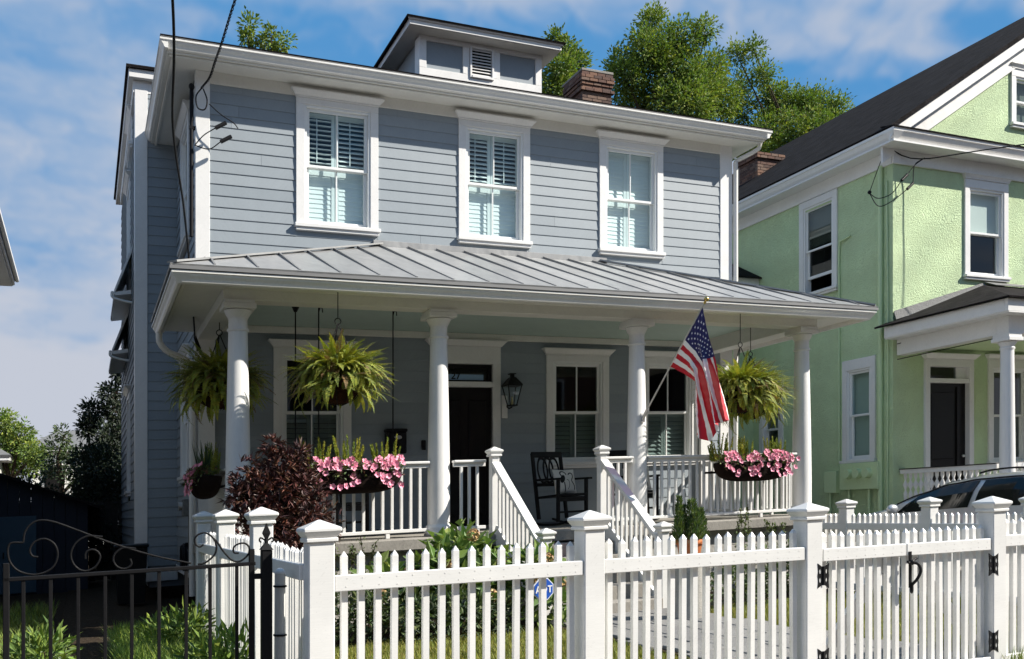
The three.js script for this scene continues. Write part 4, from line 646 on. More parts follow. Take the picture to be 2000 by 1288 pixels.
{
  const f = thing('picket_fence', 'white front picket fence from the corner post to the left gate post', 'fence', [-0.27, 0, FZ], 'white picket fences');
  const px = [-0.27, 1.39, 3.1];
  px.forEach((x) => fpost(f, x, FZ, 1.31 + fall(x)));
  for (const [a, b] of [[-0.2, 1.32], [1.46, 3.03]]) { railX(f, a + 0.002, b - 0.002, 0.965, 0.088, FZ + 0.042); railX(f, a + 0.002, b - 0.002, 0.05, 0.088, FZ + 0.042); pickets(f, a + 0.02, b - 0.01, FZ, (x) => 1.13 + fall(x)); nails(f, a + 0.02, b - 0.01, [0.965, 0.05], FZ + 0.0605); }
  const r = thing('picket_fence', 'white front picket fence to the right of the double gate', 'fence', [4.91, 0, FZ], 'white picket fences');
  [4.91, 6.35, 7.8].forEach((x) => fpost(r, x, FZ, 1.31 + fall(x)));
  for (const [a, b] of [[4.985, 6.28], [6.42, 7.73]]) { railX(r, a, b, 0.965, 0.088, FZ + 0.042); railX(r, a, b, 0.05, 0.088, FZ + 0.042); pickets(r, a + 0.02, b - 0.01, FZ, (x) => 1.13 + fall(x)); nails(r, a + 0.02, b - 0.01, [0.965, 0.05], FZ + 0.0605); }
  const l = thing('picket_fence', 'white picket fence running back from the corner post along the left side yard', 'fence', [-0.3, 0, 6], 'white picket fences');
  const zs = [8.53, 6.97, 5.16, 3.51]; zs.slice(1).forEach((z) => fpost(l, -0.3, z, 1.40));
  for (let i = 0; i < 3; i++) { const a = zs[i + 1] + 0.07, b = zs[i] - 0.07 + (i ? 0 : 0.07); for (const y of [1.03, 0.08]) bx(l, 'rail', [-0.36, -0.324], [y - 0.044, y + 0.044], [a + 0.002, b - 0.002], M.fence, 0.004); pickets(l, a + 0.01, b - 0.01, 0, (z) => 1.19 - 0.03 * Math.max(0, z - 7), 0.0905, 'z', -0.3); }
  const s = thing('picket_fence', 'white picket fence along the driveway with the car behind it', 'fence', [7.8, 0, 6], 'white picket fences');
  const rz = [4.1, 5.45, 6.8]; rz.forEach((z) => fpost(s, 7.8, z, 1.20));
  for (const [a, b] of [[3.3, 4.03], [4.17, 5.38], [5.52, 6.73], [6.87, 8.53]]) { for (const y of [0.84, 0.05]) bx(s, 'rail', [7.74, 7.776], [y - 0.044, y + 0.044], [a, b], M.fence, 0.004); pickets(s, a + 0.01, b - 0.01, 0, 1.01, 0.0905, 'z', 7.8); }
  // double gate
  const hingeShape = () => keep('hinge', () => { const s = shapeOf([[0.008, -0.06], [0.05, -0.085], [0.045, -0.03], [0.05, 0], [0.045, 0.03], [0.05, 0.085], [0.008, 0.06]]); for (const y of [-0.03, 0.03]) { const h = new THREE.Path(); h.absellipse(0.028, y, 0.008, 0.018, 0, Math.PI * 2); s.holes.push(h); } const a = boxUV(new THREE.ExtrudeGeometry(s, { depth: 0.008, bevelEnabled: false })); const b = a.clone().rotateY(Math.PI).translate(0, 0, 0.008); return merge([a, b, rod([0, -0.065, 0.008], [0, 0.065, 0.008], 0.009, 0.009, 8)]); });
  for (const [a, b, side, label] of [[3.185, 3.955, -1, 'left leaf of the white picket gate hung with butterfly hinges'], [3.965, 4.825, 1, 'right leaf of the white picket gate carrying the black latch']]) {
    const t = thing('picket_gate', label, 'gate', [side < 0 ? a : b, 0, FZ], 'leaves of the front gate');
    railX(t, a, b, 0.935 + 0.012, 0.088, FZ + 0.042); railX(t, a, b, 0.05, 0.088, FZ + 0.042); pickets(t, a, b, FZ, (x) => 1.09 + fall(x) + 0.008); nails(t, a, b, [0.947, 0.05], FZ + 0.0605);
    part(t, 'brace', bar([side < 0 ? a + 0.04 - t.wp.x : b - 0.04 - t.wp.x, 0.12, -0.045], [side < 0 ? b - 0.05 - t.wp.x : a + 0.05 - t.wp.x, 0.9, -0.045], 0.036, 0.088), M.fence);
    for (const y of [0.80, 0.22]) part(t, 'hinge', hingeShape(), M.black, [side < 0 ? -0.012 : 0.014, y + fall(4) + 0.035 * side * -0.5, 0.065]);
    if (side > 0) {
      const q = a + 0.02 - t.wp.x;
      part(t, 'latch', merge([rawBox([q - 0.03, q + 0.03], [0.80, 0.815], [0.062, 0.072]), rawBox([q - 0.012, q + 0.012], [0.62, 0.88], [0.062, 0.07]), rod([q - 0.03, 0.8, 0.08], [q + 0.05, 0.83, 0.08], 0.01, 0.01, 8), new THREE.SphereGeometry(0.022, 12, 8).translate(q, 0.805, 0.082)]), M.black);
      part(t, 'latch_handle', tube([[q, 0.8, 0.07], [q + 0.04, 0.79, 0.1], [q + 0.05, 0.74, 0.115], [q + 0.03, 0.68, 0.1], [q + 0.015, 0.64, 0.07], [q + 0.015, 0.6, 0.065]], 0.011, 24, 8), M.black);
      part(t, 'latch_plate', new THREE.CylinderGeometry(0.02, 0.02, 0.008, 12).rotateX(Math.PI / 2).scale(0.8, 1.7, 1), M.black, [q + 0.015, 0.61, 0.066]);
    }
  }
}
// ---------- wrought iron gate at the left ----------
{
  const Z = 8.45, t = thing('iron_gate', 'black wrought iron gate with scrollwork top beside the white fence', 'gate', [-1.18, 0, Z]);
  const T = (pts, r = 0.0055, n = 60) => tube(pts.map(([x, y]) => [x + 1.18, y, 0]), r, n, 6);
  const name = 'scroll';
  part(t, 'top_sweep', T([[-1.691, 1.267], [-1.684, 1.317], [-1.657, 1.356], [-1.617, 1.372], [-1.555, 1.361], [-1.452, 1.315], [-1.287, 1.239], [-1.092, 1.164], [-0.911, 1.113]]), M.iron);
  part(t, name, T([[-1.691, 1.267], [-1.75, 1.263], [-1.755, 1.196], [-1.724, 1.139], [-1.668, 1.11], [-1.612, 1.109], [-1.56, 1.138], [-1.539, 1.195], [-1.553, 1.249], [-1.594, 1.279], [-1.639, 1.269], [-1.662, 1.233], [-1.653, 1.2], [-1.626, 1.191]], 0.0055, 90), M.iron);
  part(t, name, T([[-1.334, 1.275], [-1.405, 1.282], [-1.459, 1.249], [-1.48, 1.191], [-1.461, 1.136], [-1.417, 1.108], [-1.37, 1.125], [-1.346, 1.17], [-1.358, 1.202], [-1.386, 1.214], [-1.412, 1.2], [-1.414, 1.169]], 0.0055, 80), M.iron);
  part(t, name, T([[-1.178, 1.206], [-1.239, 1.21], [-1.277, 1.181], [-1.284, 1.145], [-1.263, 1.113], [-1.227, 1.105], [-1.2, 1.125], [-1.205, 1.155]]), M.iron);
  part(t, name, T([[-0.847, 1.208], [-0.865, 1.196], [-0.886, 1.21], [-0.891, 1.24], [-0.87, 1.263], [-0.834, 1.267], [-0.798, 1.238], [-0.782, 1.193], [-0.793, 1.148], [-0.84, 1.11], [-0.876, 1.105]]), M.iron);
  part(t, name, T([[-0.798, 1.238], [-0.777, 1.215], [-0.741, 1.158], [-0.696, 1.112], [-0.656, 1.109], [-0.619, 1.14], [-0.613, 1.178], [-0.635, 1.201], [-0.669, 1.2], [-0.693, 1.183], [-0.691, 1.155], [-0.667, 1.151]], 0.0055, 80), M.iron);
  part(t, 'top_rail', B(1.2, 0.02, 0.028, 0.003), M.iron, [0, 1.09, 0]); part(t, 'bottom_rail', B(1.2, 0.02, 0.028, 0.003), M.iron, [0, 0.08, 0]);
  for (const x of [-1.691, -1.571, -1.447, -1.323, -1.198, -1.067, -0.934, -0.814, -0.677]) part(t, 'bar', B(0.017, 0.98, 0.017, 0.002), M.iron, [x + 1.18, 0.59, 0]);
  for (const x of [-1.765, -0.6]) part(t, 'end_stile', B(0.028, 1.14, 0.028, 0.003), M.iron, [x + 1.18, 0.6, 0]);
  part(t, 'hinge_pin', B(0.07, 0.03, 0.03, 0.004), M.iron, [0.615, 1.02, 0]);
  const p = thing('iron_gate_post', 'black iron gate post topped with a spear finial', 'gate post', [-0.522, -0.14, Z]);
  part(p, 'shaft', B(0.056, 1.3, 0.056, 0.004), M.iron, [0, 0.65, 0]); part(p, 'cap', frustum(0.066, 0.066, 0.02, 0.02, 0.035), M.iron, [0, 1.3, 0]);
  part(p, 'finial', merge([rod([0, 1.32, 0], [0, 1.36, 0], 0.012, 0.01), frustum(0.012, 0.008, 0.044, 0.014, 0.035).translate(0, 1.355, 0), frustum(0.044, 0.014, 0.002, 0.002, 0.055).translate(0, 1.39, 0), tube([[-0.005, 1.35, 0], [-0.03, 1.365, 0], [-0.037, 1.35, 0], [-0.027, 1.34, 0]], 0.005, 10, 5), tube([[0.005, 1.35, 0], [0.03, 1.365, 0], [0.037, 1.35, 0], [0.027, 1.34, 0]], 0.005, 10, 5)]), M.iron);
  const q = thing('iron_hinge_post', 'thin black iron hinge post at the left edge of the view', 'gate post', [-1.83, -0.14, Z]); part(q, 'shaft', B(0.04, 1.6, 0.04, 0.003), M.iron, [0, 0.8, 0]); part(q, 'cap', frustum(0.05, 0.05, 0.01, 0.01, 0.04), M.iron, [0, 1.6, 0]); part(q, 'collar', B(0.055, 0.03, 0.055, 0.003), M.iron, [0, 1.16, 0]);
  const w = thing('fence_pipe', 'white painted steel pipe clamped behind the iron gate post', 'pipe', [-0.432, -0.14, 8.36]);
  part(w, 'pipe', new THREE.CylinderGeometry(0.029, 0.029, 1.16, 20), std(0.62, 0.62, 0.6, 0.45, { map: grimeTex, bumpMap: soilBump, bumpScale: 0.002 }), [0, 0.58, 0]); part(w, 'pipe_cap', new THREE.SphereGeometry(0.031, 18, 8, 0, Math.PI * 2, 0, Math.PI / 2), M.fence, [0, 1.16, 0]);
  for (const y of [1.09, 0.82]) part(w, 'clamp', new THREE.TorusGeometry(0.032, 0.006, 6, 24).rotateX(Math.PI / 2), M.iron, [0, y, 0]);
}

// ---------- foliage ----------
// leaves: folded lozenges joined into one mesh; each [position, direction, up, length, width, colour]
class Leaves {
  constructor() { this.p = []; this.c = []; }
  add(o, dir, up, len, wid, col, fold = 0.25) {
    const s = new THREE.Vector3().crossVectors(dir, up).normalize(), n = new THREE.Vector3().crossVectors(s, dir).normalize();
    const tip = o.clone().addScaledVector(dir, len), mid = o.clone().addScaledVector(dir, len * 0.45);
    const a = mid.clone().addScaledVector(s, wid / 2).addScaledVector(n, wid * fold), b = mid.clone().addScaledVector(s, -wid / 2).addScaledVector(n, wid * fold);
    for (const v of [o, a, tip, o, tip, b]) { this.p.push(v.x, v.y, v.z); this.c.push(col[0], col[1], col[2]); }
  }
  quad(a, b, c, d, col) { for (const v of [a, b, c, a, c, d]) { this.p.push(v.x, v.y, v.z); this.c.push(col[0], col[1], col[2]); } }
  build() { const g = new THREE.BufferGeometry(); g.setAttribute('position', new THREE.Float32BufferAttribute(this.p, 3)); g.setAttribute('color', new THREE.Float32BufferAttribute(this.c, 3)); g.computeVertexNormals(); return g; }
}
const V = (x, y, z) => new THREE.Vector3(x, y, z);
const rdir = (r) => { const z = 2 * r() - 1, a = r() * 2 * Math.PI, q = Math.sqrt(1 - z * z); return V(q * Math.cos(a), z, q * Math.sin(a)); };
const tint = (r, base, amt = 0.35) => { const k = 1 + amt * (r() * 2 - 1), h = 0.16 * (r() * 2 - 1); return [base[0] * k * (1 + h), base[1] * k, base[2] * k * (1 - h)]; };
function tree(name, label, base, clumps, o = {}) {
  const r = rng(o.seed || 1), t = thing(name, label, 'tree', base, o.group), L = new Leaves(), W = [];
  const leaf = o.leaf || 0.13, cols = o.cols || [[0.155, 0.25, 0.022], [0.22, 0.31, 0.03], [0.095, 0.165, 0.018], [0.28, 0.35, 0.04]];
  const top = Math.max(...clumps.map((c) => c[1])), fork = V(0, (Math.min(...clumps.map((c) => c[1])) - base[1]) * 0.8, 0);
  W.push(rod([0, -0.2, 0], fork.toArray(), o.trunk || 0.2, (o.trunk || 0.2) * 0.7, 9));
  for (const [cx, cy, cz, R] of clumps) {
    const c = V(cx - base[0], cy - base[1], cz - base[2]);
    const m1 = fork.clone().lerp(c, 0.5).add(V((r() - 0.5) * 0.5, 0.2, (r() - 0.5) * 0.5));
    W.push(rod(fork.toArray(), m1.toArray(), 0.07, 0.045, 6), rod(m1.toArray(), c.toArray(), 0.045, 0.02, 5));
    const n = Math.round((o.dense || 34) * Math.max(0.5, R / 0.7) ** 2);
    for (let k = 0; k < n; k++) {
      const d = rdir(r), q = R * Math.pow(r(), 0.42) * (0.82 + 0.5 * r()), tw = c.clone().add(V(d.x * q, d.y * q * 0.9, d.z * q));
      if (k % 3 === 0) W.push(rod(c.clone().lerp(tw, 0.15).toArray(), tw.toArray(), 0.012, 0.005, 3));
      const nl = Math.round((o.per || 26) * (0.6 + 0.8 * r())), sp = (o.spread || 0.2) * (0.6 + 0.8 * r());
      const col = cols[Math.floor(r() * cols.length)];
      for (let j = 0; j < nl; j++) {
        const e = rdir(r), pt = tw.clone().addScaledVector(e, sp * Math.sqrt(r()));
        const dir = e.clone().add(V(0, -0.25 + 0.5 * r(), 0)).add(d.clone().multiplyScalar(0.5)).normalize();
        const up = V(0, 1, 0).addScaledVector(rdir(r), 0.8).normalize();
        L.add(pt, dir, up, leaf * (0.65 + 0.7 * r()), leaf * 0.55, tint(r, col, 0.3), 0.15 + 0.2 * r());
      }
    }
  }
  part(t, 'trunk', merge(W), M.bark); part(t, 'crown', L.build(), o.mat || M.leaf);
  return t;
}
tree('leafy_tree', 'big bright green tree rising behind the roof right of the brick chimney', [20.15, 0, -18.3], [[19.23, 20.27, -18.37, 0.49], [18.78, 18.89, -17.97, 0.89], [20.42, 19.56, -17.97, 0.74], [21.24, 19.87, -17.46, 0.37], [18.07, 17.97, -18.35, 0.77], [20, 18.2, -18.08, 1.11], [21.94, 18.85, -18.17, 0.63], [22.26, 17.6, -18.09, 0.97], [19.35, 17.39, -19.33, 0.97], [20.08, 16.54, -17.48, 1.13], [18.23, 18.95, -19.21, 0.37], [20.83, 17.57, -17.5, 0.82]], { seed: 1, dense: 70, leaf: 0.145, spread: 0.36, per: 26, trunk: 0.22, group: 'trees behind the houses' });
tree('leafy_tree', 'loose topped tree rising above the dark roof of the green house', [28.24, 0, -19.01], [[24.9, 20.66, -20.14, 0.45], [25.58, 20.87, -19.86, 0.34], [25.94, 19.66, -19.68, 0.5], [26.94, 19.06, -20.37, 0.7], [27.77, 18.78, -19.97, 0.88], [28.74, 18.56, -19.56, 0.98], [29.43, 18.41, -18.94, 0.6], [27.06, 16.88, -18.66, 1.08], [28.48, 17.08, -18.47, 0.86], [26.55, 17.62, -20.07, 0.87], [27.37, 16.55, -20.02, 1.02], [25.57, 18.6, -20.82, 0.65], [25.57, 19.67, -20.64, 0.41], [25.36, 16.3, -19.32, 0.89], [28.42, 16.38, -19.21, 1.01]], { seed: 2, dense: 63, leaf: 0.145, spread: 0.36, per: 26, trunk: 0.22, group: 'trees behind the houses' });
tree('leafy_tree', 'rounded green treetop between the dormer and the brick chimney', [14.81, 0, -17.43], [[14.6, 18.5, -17.65, 0.27], [14.95, 18.1, -17.37, 0.34], [14.59, 17.04, -17.01, 0.6], [15.36, 17.6, -17.16, 0.27], [14.28, 16.39, -17.01, 0.6], [15.22, 16.8, -17.81, 0.5]], { seed: 3, dense: 76, leaf: 0.15, spread: 0.3, per: 24, trunk: 0.22, group: 'trees behind the houses' });
tree('leafy_tree', 'wispy treetop sprigs showing above the left roof edge', [3.99, 0, -19.06], [[3.71, 17.98, -19.32, 0.14], [3.66, 17.54, -19.22, 0.1], [4.37, 17.44, -18.75, 0.26], [4.78, 17.41, -18.93, 0.21], [4.16, 17.28, -19.01, 0.14], [4.03, 17.16, -19.25, 0.21], [4.59, 17.11, -19.01, 0.25]], { seed: 4, dense: 28, leaf: 0.15, spread: 0.3, per: 24, trunk: 0.22, group: 'trees behind the houses' });
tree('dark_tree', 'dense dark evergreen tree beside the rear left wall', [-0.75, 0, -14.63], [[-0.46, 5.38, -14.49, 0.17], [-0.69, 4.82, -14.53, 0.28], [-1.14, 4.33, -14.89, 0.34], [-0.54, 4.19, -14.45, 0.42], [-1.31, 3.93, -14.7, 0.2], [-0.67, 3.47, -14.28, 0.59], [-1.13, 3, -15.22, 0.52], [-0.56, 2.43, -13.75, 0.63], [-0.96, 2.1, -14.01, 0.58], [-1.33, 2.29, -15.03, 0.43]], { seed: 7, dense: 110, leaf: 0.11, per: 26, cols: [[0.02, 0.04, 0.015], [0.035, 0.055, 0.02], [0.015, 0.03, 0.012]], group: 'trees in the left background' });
tree('leafy_tree', 'sunlit green tree at the far left edge behind the shed', [-4.11, 0, -29.34], [[-4.32, 5.41, -29.17, 0.45], [-3.78, 4.79, -29.23, 0.54], [-4.39, 4.46, -29.42, 0.62], [-3.2, 4.02, -28.72, 0.49], [-3.79, 3.8, -30.11, 0.72]], { seed: 8, dense: 88, leaf: 0.135, per: 24, group: 'trees in the left background' });
tree('bushy_tree', 'bushy small tree in front of the far pale house', [-2.06, 0, -19.62], [[-1.98, 4.07, -19.37, 0.26], [-2.13, 3.6, -19.55, 0.42], [-1.76, 3.4, -19.17, 0.39], [-2.36, 3.05, -19.92, 0.49], [-1.61, 2.75, -19.12, 0.49]], { seed: 9, dense: 36, leaf: 0.12, per: 24, cols: [[0.05, 0.09, 0.02], [0.08, 0.12, 0.025], [0.03, 0.06, 0.015]], group: 'trees in the left background' });

// bushes: leaf masses near the ground
function bush(name, label, pos, blobs, o = {}) {
  const r = rng(o.seed || 2), t = thing(name, label, o.category || 'shrub', pos, o.group), L = new Leaves(), W = [];
  for (const [x, y, z, R, n] of blobs) {
    const c = V(x, y, z); W.push(rod([x * 0.2, -0.02, z * 0.2], [x, y, z], 0.018, 0.008, 5));
    for (let k = 0; k < n; k++) {
      const d = rdir(r), q = R * Math.pow(r(), 0.4) * (0.85 + 0.35 * r()), pt = c.clone().add(V(d.x * q, d.y * q * (o.flat || 0.95), d.z * q));
      if (pt.y < 0.01) pt.y = 0.01 + 0.05 * r();
      const dir = d.clone().addScaledVector(rdir(r), 0.9).add(V(0, o.lift || 0.1, 0)).normalize();
      const col = o.cols[Math.floor(r() * o.cols.length)];
      const m = o.fan || 1;
      for (let f = 0; f < m; f++) { const q2 = dir.clone().addScaledVector(rdir(r), m > 1 ? 0.7 : 0).normalize(); L.add(pt, q2, V(0, 1, 0).addScaledVector(rdir(r), 0.7).normalize(), o.len * (0.6 + 0.8 * r()), o.wid * (0.7 + 0.6 * r()), tint(r, col, 0.3)); }
    }
  }
  part(t, 'stems', merge(W), M.bark); part(t, 'foliage', L.build(), o.mat || M.leaf);
  return t;
}
const maroon = [[0.10, 0.03, 0.026], [0.06, 0.022, 0.022], [0.13, 0.045, 0.028], [0.085, 0.045, 0.025], [0.05, 0.02, 0.02]];
bush('purple_maple', 'dark purple leaved lace maple in front of the left porch column', [0.41, 0, 3.75], [[0, 1.6, 0, 0.34, 420], [-0.2, 1.45, 0.05, 0.32, 380], [0.22, 1.55, 0, 0.28, 320], [0.25, 1.2, 0.05, 0.34, 380], [-0.15, 1.15, 0.1, 0.34, 380], [0.05, 1.85, 0, 0.22, 170], [-0.3, 1.75, 0, 0.2, 60], [0.24, 1.95, 0, 0.1, 40], [-0.05, 2.05, 0, 0.1, 30], [0.1, 0.85, 0.05, 0.36, 300], [0.35, 0.9, 0.1, 0.2, 140], [-0.38, 1.5, 0, 0.14, 60], [0, 0.5, 0, 0.3, 160]], { cols: maroon, len: 0.085, wid: 0.022, fan: 5, seed: 31, lift: -0.1, mat: M.leafDark });
const hyd = [[0.11, 0.20, 0.03], [0.16, 0.26, 0.04], [0.08, 0.15, 0.025], [0.22, 0.30, 0.05]];
const under = [[0.045, 0.085, 0.018], [0.07, 0.12, 0.02], [0.10, 0.13, 0.03], [0.03, 0.055, 0.015]];
// hydrangeas along the porch, each with its own flower heads
const petalG = (() => { const L = new Leaves(), r = rng(6); for (let i = 0; i < 70; i++) { const d = rdir(r); const p = d.clone().multiplyScalar(0.06 * (0.85 + 0.2 * r())); const s = V(0, 1, 0).cross(d).normalize(); for (let k = 0; k < 3; k++) L.add(p, s.clone().applyAxisAngle(d, k * 2.1 + r()).addScaledVector(d, 0.3).normalize(), d, 0.03, 0.026, tint(r, [[0.45, 0.30, 0.12], [0.55, 0.42, 0.2], [0.34, 0.2, 0.1]][Math.floor(r() * 3)], 0.2)); } return L.build(); })();
[['hydrangea', 'large leafed hydrangea with fading tan flower heads beside the porch steps', [2.3, 0, 4.1], [[0, 0.75, 0, 0.36, 260], [-0.3, 0.55, 0.1, 0.32, 220], [0.3, 0.5, 0.15, 0.32, 220], [0, 0.35, 0.3, 0.36, 240]], [[0.05, 1.02, 0.25], [0.3, 0.7, 0.42], [-0.25, 0.72, 0.4], [0.1, 0.4, 0.62], [0.42, 0.35, 0.4]], 51],
  ['hydrangea', 'hydrangea with brown flower heads at the foot of the left stair rail', [2.95, 0, 4.55], [[0, 0.6, 0, 0.28, 180], [0.12, 0.35, 0.1, 0.3, 180]], [[0.05, 0.74, 0.25], [0.18, 0.46, 0.32], [-0.1, 0.5, 0.3]], 52],
  ['hydrangea', 'low hydrangea under the middle of the left railing', [1.55, 0, 4.0], [[0, 0.45, 0, 0.34, 240], [0.3, 0.4, 0.1, 0.3, 180]], [[0.1, 0.66, 0.3], [-0.2, 0.45, 0.34]], 53]].forEach(([n, l, p, b, heads, seed]) => {
  const h = bush(n, l, p, b, { cols: hyd, len: 0.15, wid: 0.1, seed, group: 'hydrangeas along the porch' }); heads.forEach((q, i) => part(h, 'flower_head', petalG, M.leafDark, q, [i, i * 2, 0]));
});
[['garden_shrub', 'dark mixed shrub at the left end of the porch border behind the pickets', [0.75, 0, 4.15], [[0, 0.35, 0, 0.34, 420], [0.25, 0.3, 0.1, 0.3, 360], [-0.3, 0.25, 0.1, 0.3, 300]], 61, under],
  ['garden_shrub', 'low bushy shrub between the hydrangeas at the lawn edge', [2.0, 0, 4.75], [[-0.3, 0.22, 0, 0.26, 300], [0.1, 0.25, 0.05, 0.28, 320], [0.5, 0.2, 0, 0.25, 280]], 62, under],
  ['garden_shrub', 'leafy dark shrub under the left planter', [1.2, 0, 4.4], [[0, 0.3, 0, 0.3, 360], [0.3, 0.25, 0.1, 0.26, 300]], 63, under],
  ['garden_shrub', 'dark green shrub below the right porch planter', [6.4, 0, 4.0], [[0, 0.35, 0, 0.3, 320], [0.45, 0.3, 0, 0.3, 320], [-0.4, 0.3, 0.1, 0.28, 280]], 64, under],
  ['garden_shrub', 'spreading shrub in the right corner of the porch border', [7.2, 0, 3.9], [[0, 0.4, 0, 0.34, 340], [-0.3, 0.35, 0.1, 0.3, 280]], 65, under],
  ['garden_shrub', 'strap leaved clump by the walk at the right of the steps', [5.5, 0, 4.6], [[0, 0.25, 0, 0.26, 260], [0.3, 0.2, 0.1, 0.22, 200]], 66, under]].forEach(([n, l, p, b, seed, cols]) => bush(n, l, p, b, { cols, len: 0.075, wid: 0.04, seed, group: 'border shrubs' }));
// thin airy stems rising in front of the porch wall
[[1.0, 3.2, 0.95, 'spindly climbing stem in front of the wall left of the hydrangea'], [1.45, 3.2, 1.1, 'tall wispy stem rising to the left railing'], [6.75, 3.2, 1.2, 'thin wiry stem with small dark leaves below the right planter'], [7.35, 3.2, 1.05, 'wiry leafy stem near the right end of the porch wall'], [7.9, 3.3, 0.95, 'dark leafy stem beside the third fence post in view']].forEach(([x, z, h, label], i) => {
  const t = thing('climbing_stem', label, 'plant', [x, 0, z], 'wiry stems before the porch wall'), r = rng(90 + i), W = [], L = new Leaves();
  for (let k = 0; k < 4; k++) { const pts = [[0, -0.02, 0]]; let px = 0, pz = 0; for (let j = 1; j <= 6; j++) { px += 0.09 * (r() - 0.5); pz += 0.05 * (r() - 0.5); pts.push([px + 0.06 * (k - 1.5), (h * (0.75 + 0.25 * r()) * j) / 6, pz]); } W.push(tube(pts, 0.005, 16, 4)); for (let j = 0; j < 110; j++) { const q = Math.floor(r() * 6), a = pts[q + 1], b = pts[q]; const p = V(...a).lerp(V(...b), r()).add(rdir(r).multiplyScalar(0.03)); L.add(p, rdir(r), V(0, 1, 0), 0.05, 0.03, tint(r, [0.10, 0.14, 0.03], 0.4)); } }
  part(t, 'stems', merge(W), M.bark); part(t, 'leaves', L.build(), M.leaf);
});
// ferns in hanging baskets
function fern(label, pos, seed, size = 1, hook = 4.0, nf = 640) {
  const t = thing('hanging_fern', label, 'hanging plant', pos, 'hanging ferns on the porch'), r = rng(seed), L = new Leaves();
  const bowl = new THREE.LatheGeometry([[0.02, -0.3], [0.12, -0.285], [0.2, -0.22], [0.25, -0.12], [0.265, 0], [0.24, 0.0], [0.2, -0.08]].map(([x, y]) => new THREE.Vector2(x, y)), 24);
  part(t, 'basket', bowl, M.coco);
  const wires = []; for (let k = 0; k < 10; k++) { const a = (k / 10) * Math.PI * 2; wires.push(tube([[0.28 * Math.cos(a), 0.01, 0.28 * Math.sin(a)], [0.26 * Math.cos(a), -0.13, 0.26 * Math.sin(a)], [0.2 * Math.cos(a), -0.235, 0.2 * Math.sin(a)], [0.05 * Math.cos(a), -0.31, 0.05 * Math.sin(a)]], 0.005, 10, 5)); } wires.push(new THREE.TorusGeometry(0.28, 0.006, 5, 30).rotateX(Math.PI / 2)); part(t, 'wire_frame', merge(wires), M.iron);
  const top = hook - pos[1];
  const ch = []; for (let k = 0; k < 3; k++) { const a = (k / 3) * Math.PI * 2 + 0.4; ch.push(rod([0.27 * Math.cos(a), 0.0, 0.27 * Math.sin(a)], [0.01 * Math.cos(a), Math.min(0.62, top - 0.1), 0.01 * Math.sin(a)], 0.007, 0.007, 5)); } ch.push(new THREE.TorusGeometry(0.035, 0.006, 6, 18).translate(0, Math.min(0.66, top - 0.06), 0), rod([0, Math.min(0.69, top - 0.03), 0], [0, top, 0], 0.006, 0.006, 5)); part(t, 'hanger', merge(ch), M.iron);
  const cols = [[0.26, 0.31, 0.018], [0.34, 0.37, 0.024], [0.18, 0.23, 0.016], [0.40, 0.41, 0.035], [0.23, 0.14, 0.04]];
  for (let k = 0; k < nf; k++) {
    // fronds leave the top and the sides of the basket in all directions and arch over
    const az = r() * Math.PI * 2, th = Math.acos(1 - 1.02 * r()), base = r() < 0.07 ? cols[4] : cols[Math.floor(r() * 4)], hang = r() < 0.2, len = size * (0.22 + 0.27 * r());
    const out = V(Math.cos(az), 0, Math.sin(az)), side = V(-Math.sin(az), 0, Math.cos(az)), br = 0.2 + 0.05 * r();
    let p = V(out.x * br * Math.sin(th), 0.04 + (th > 1.35 ? -0.22 * r() : 0.05 * Math.cos(th)), out.z * br * Math.sin(th)), ang = Math.PI / 2 - th + 0.5 * (r() - 0.35);
    const n = 17, step = len / n, droop = hang ? 2.0 + 1.2 * r() : 0.4 + 1.5 * r(), cv = (r() - 0.5) * 0.25;
    for (let i = 0; i < n; i++) {
      const d = out.clone().multiplyScalar(Math.cos(ang)).add(V(0, Math.sin(ang), 0)).addScaledVector(side, cv * i * 0.15).normalize(), q = p.clone().addScaledVector(d, step), up = out.clone().multiplyScalar(-Math.sin(ang)).add(V(0, Math.cos(ang), 0));
      const w = 0.04 * size * Math.sin(Math.PI * Math.min(1, (i + 1.8) / (n + 1)) * 0.9 + 0.2), col = tint(r, base, 0.2);
      L.quad(p.clone().addScaledVector(side, 0.0025), p.clone().addScaledVector(side, -0.0025), q.clone().addScaledVector(side, -0.0022), q.clone().addScaledVector(side, 0.0022), base);
      if (i > 0) for (const s of [-1, 1]) for (const h of [0, 0.5]) { const o = p.clone().lerp(q, h); L.add(o, side.clone().multiplyScalar(s).addScaledVector(d, 0.45).addScaledVector(up, -0.2 + 0.5 * r()).normalize(), up, w, 0.0135 * size, col, 0.2); }
      p = q; ang -= droop / n;
    }
  }
  part(t, 'fronds', L.build(), M.fern);
}
fern('broad hanging fern between the first and second porch columns', [1.24, 2.86, 2.95], 201, 1.08, 3.885);
fern('hanging fern in shade behind the leftmost porch column', [0.13, 2.98, 1.35], 202, 1.2);
fern('hanging fern beside the flag near the rightmost porch column', [6.96, 2.76, 2.95], 203, 1.15, 3.885);
fern('second hanging fern behind the right hand one at the porch end', [7.62, 2.74, 2.35], 204, 1.12);
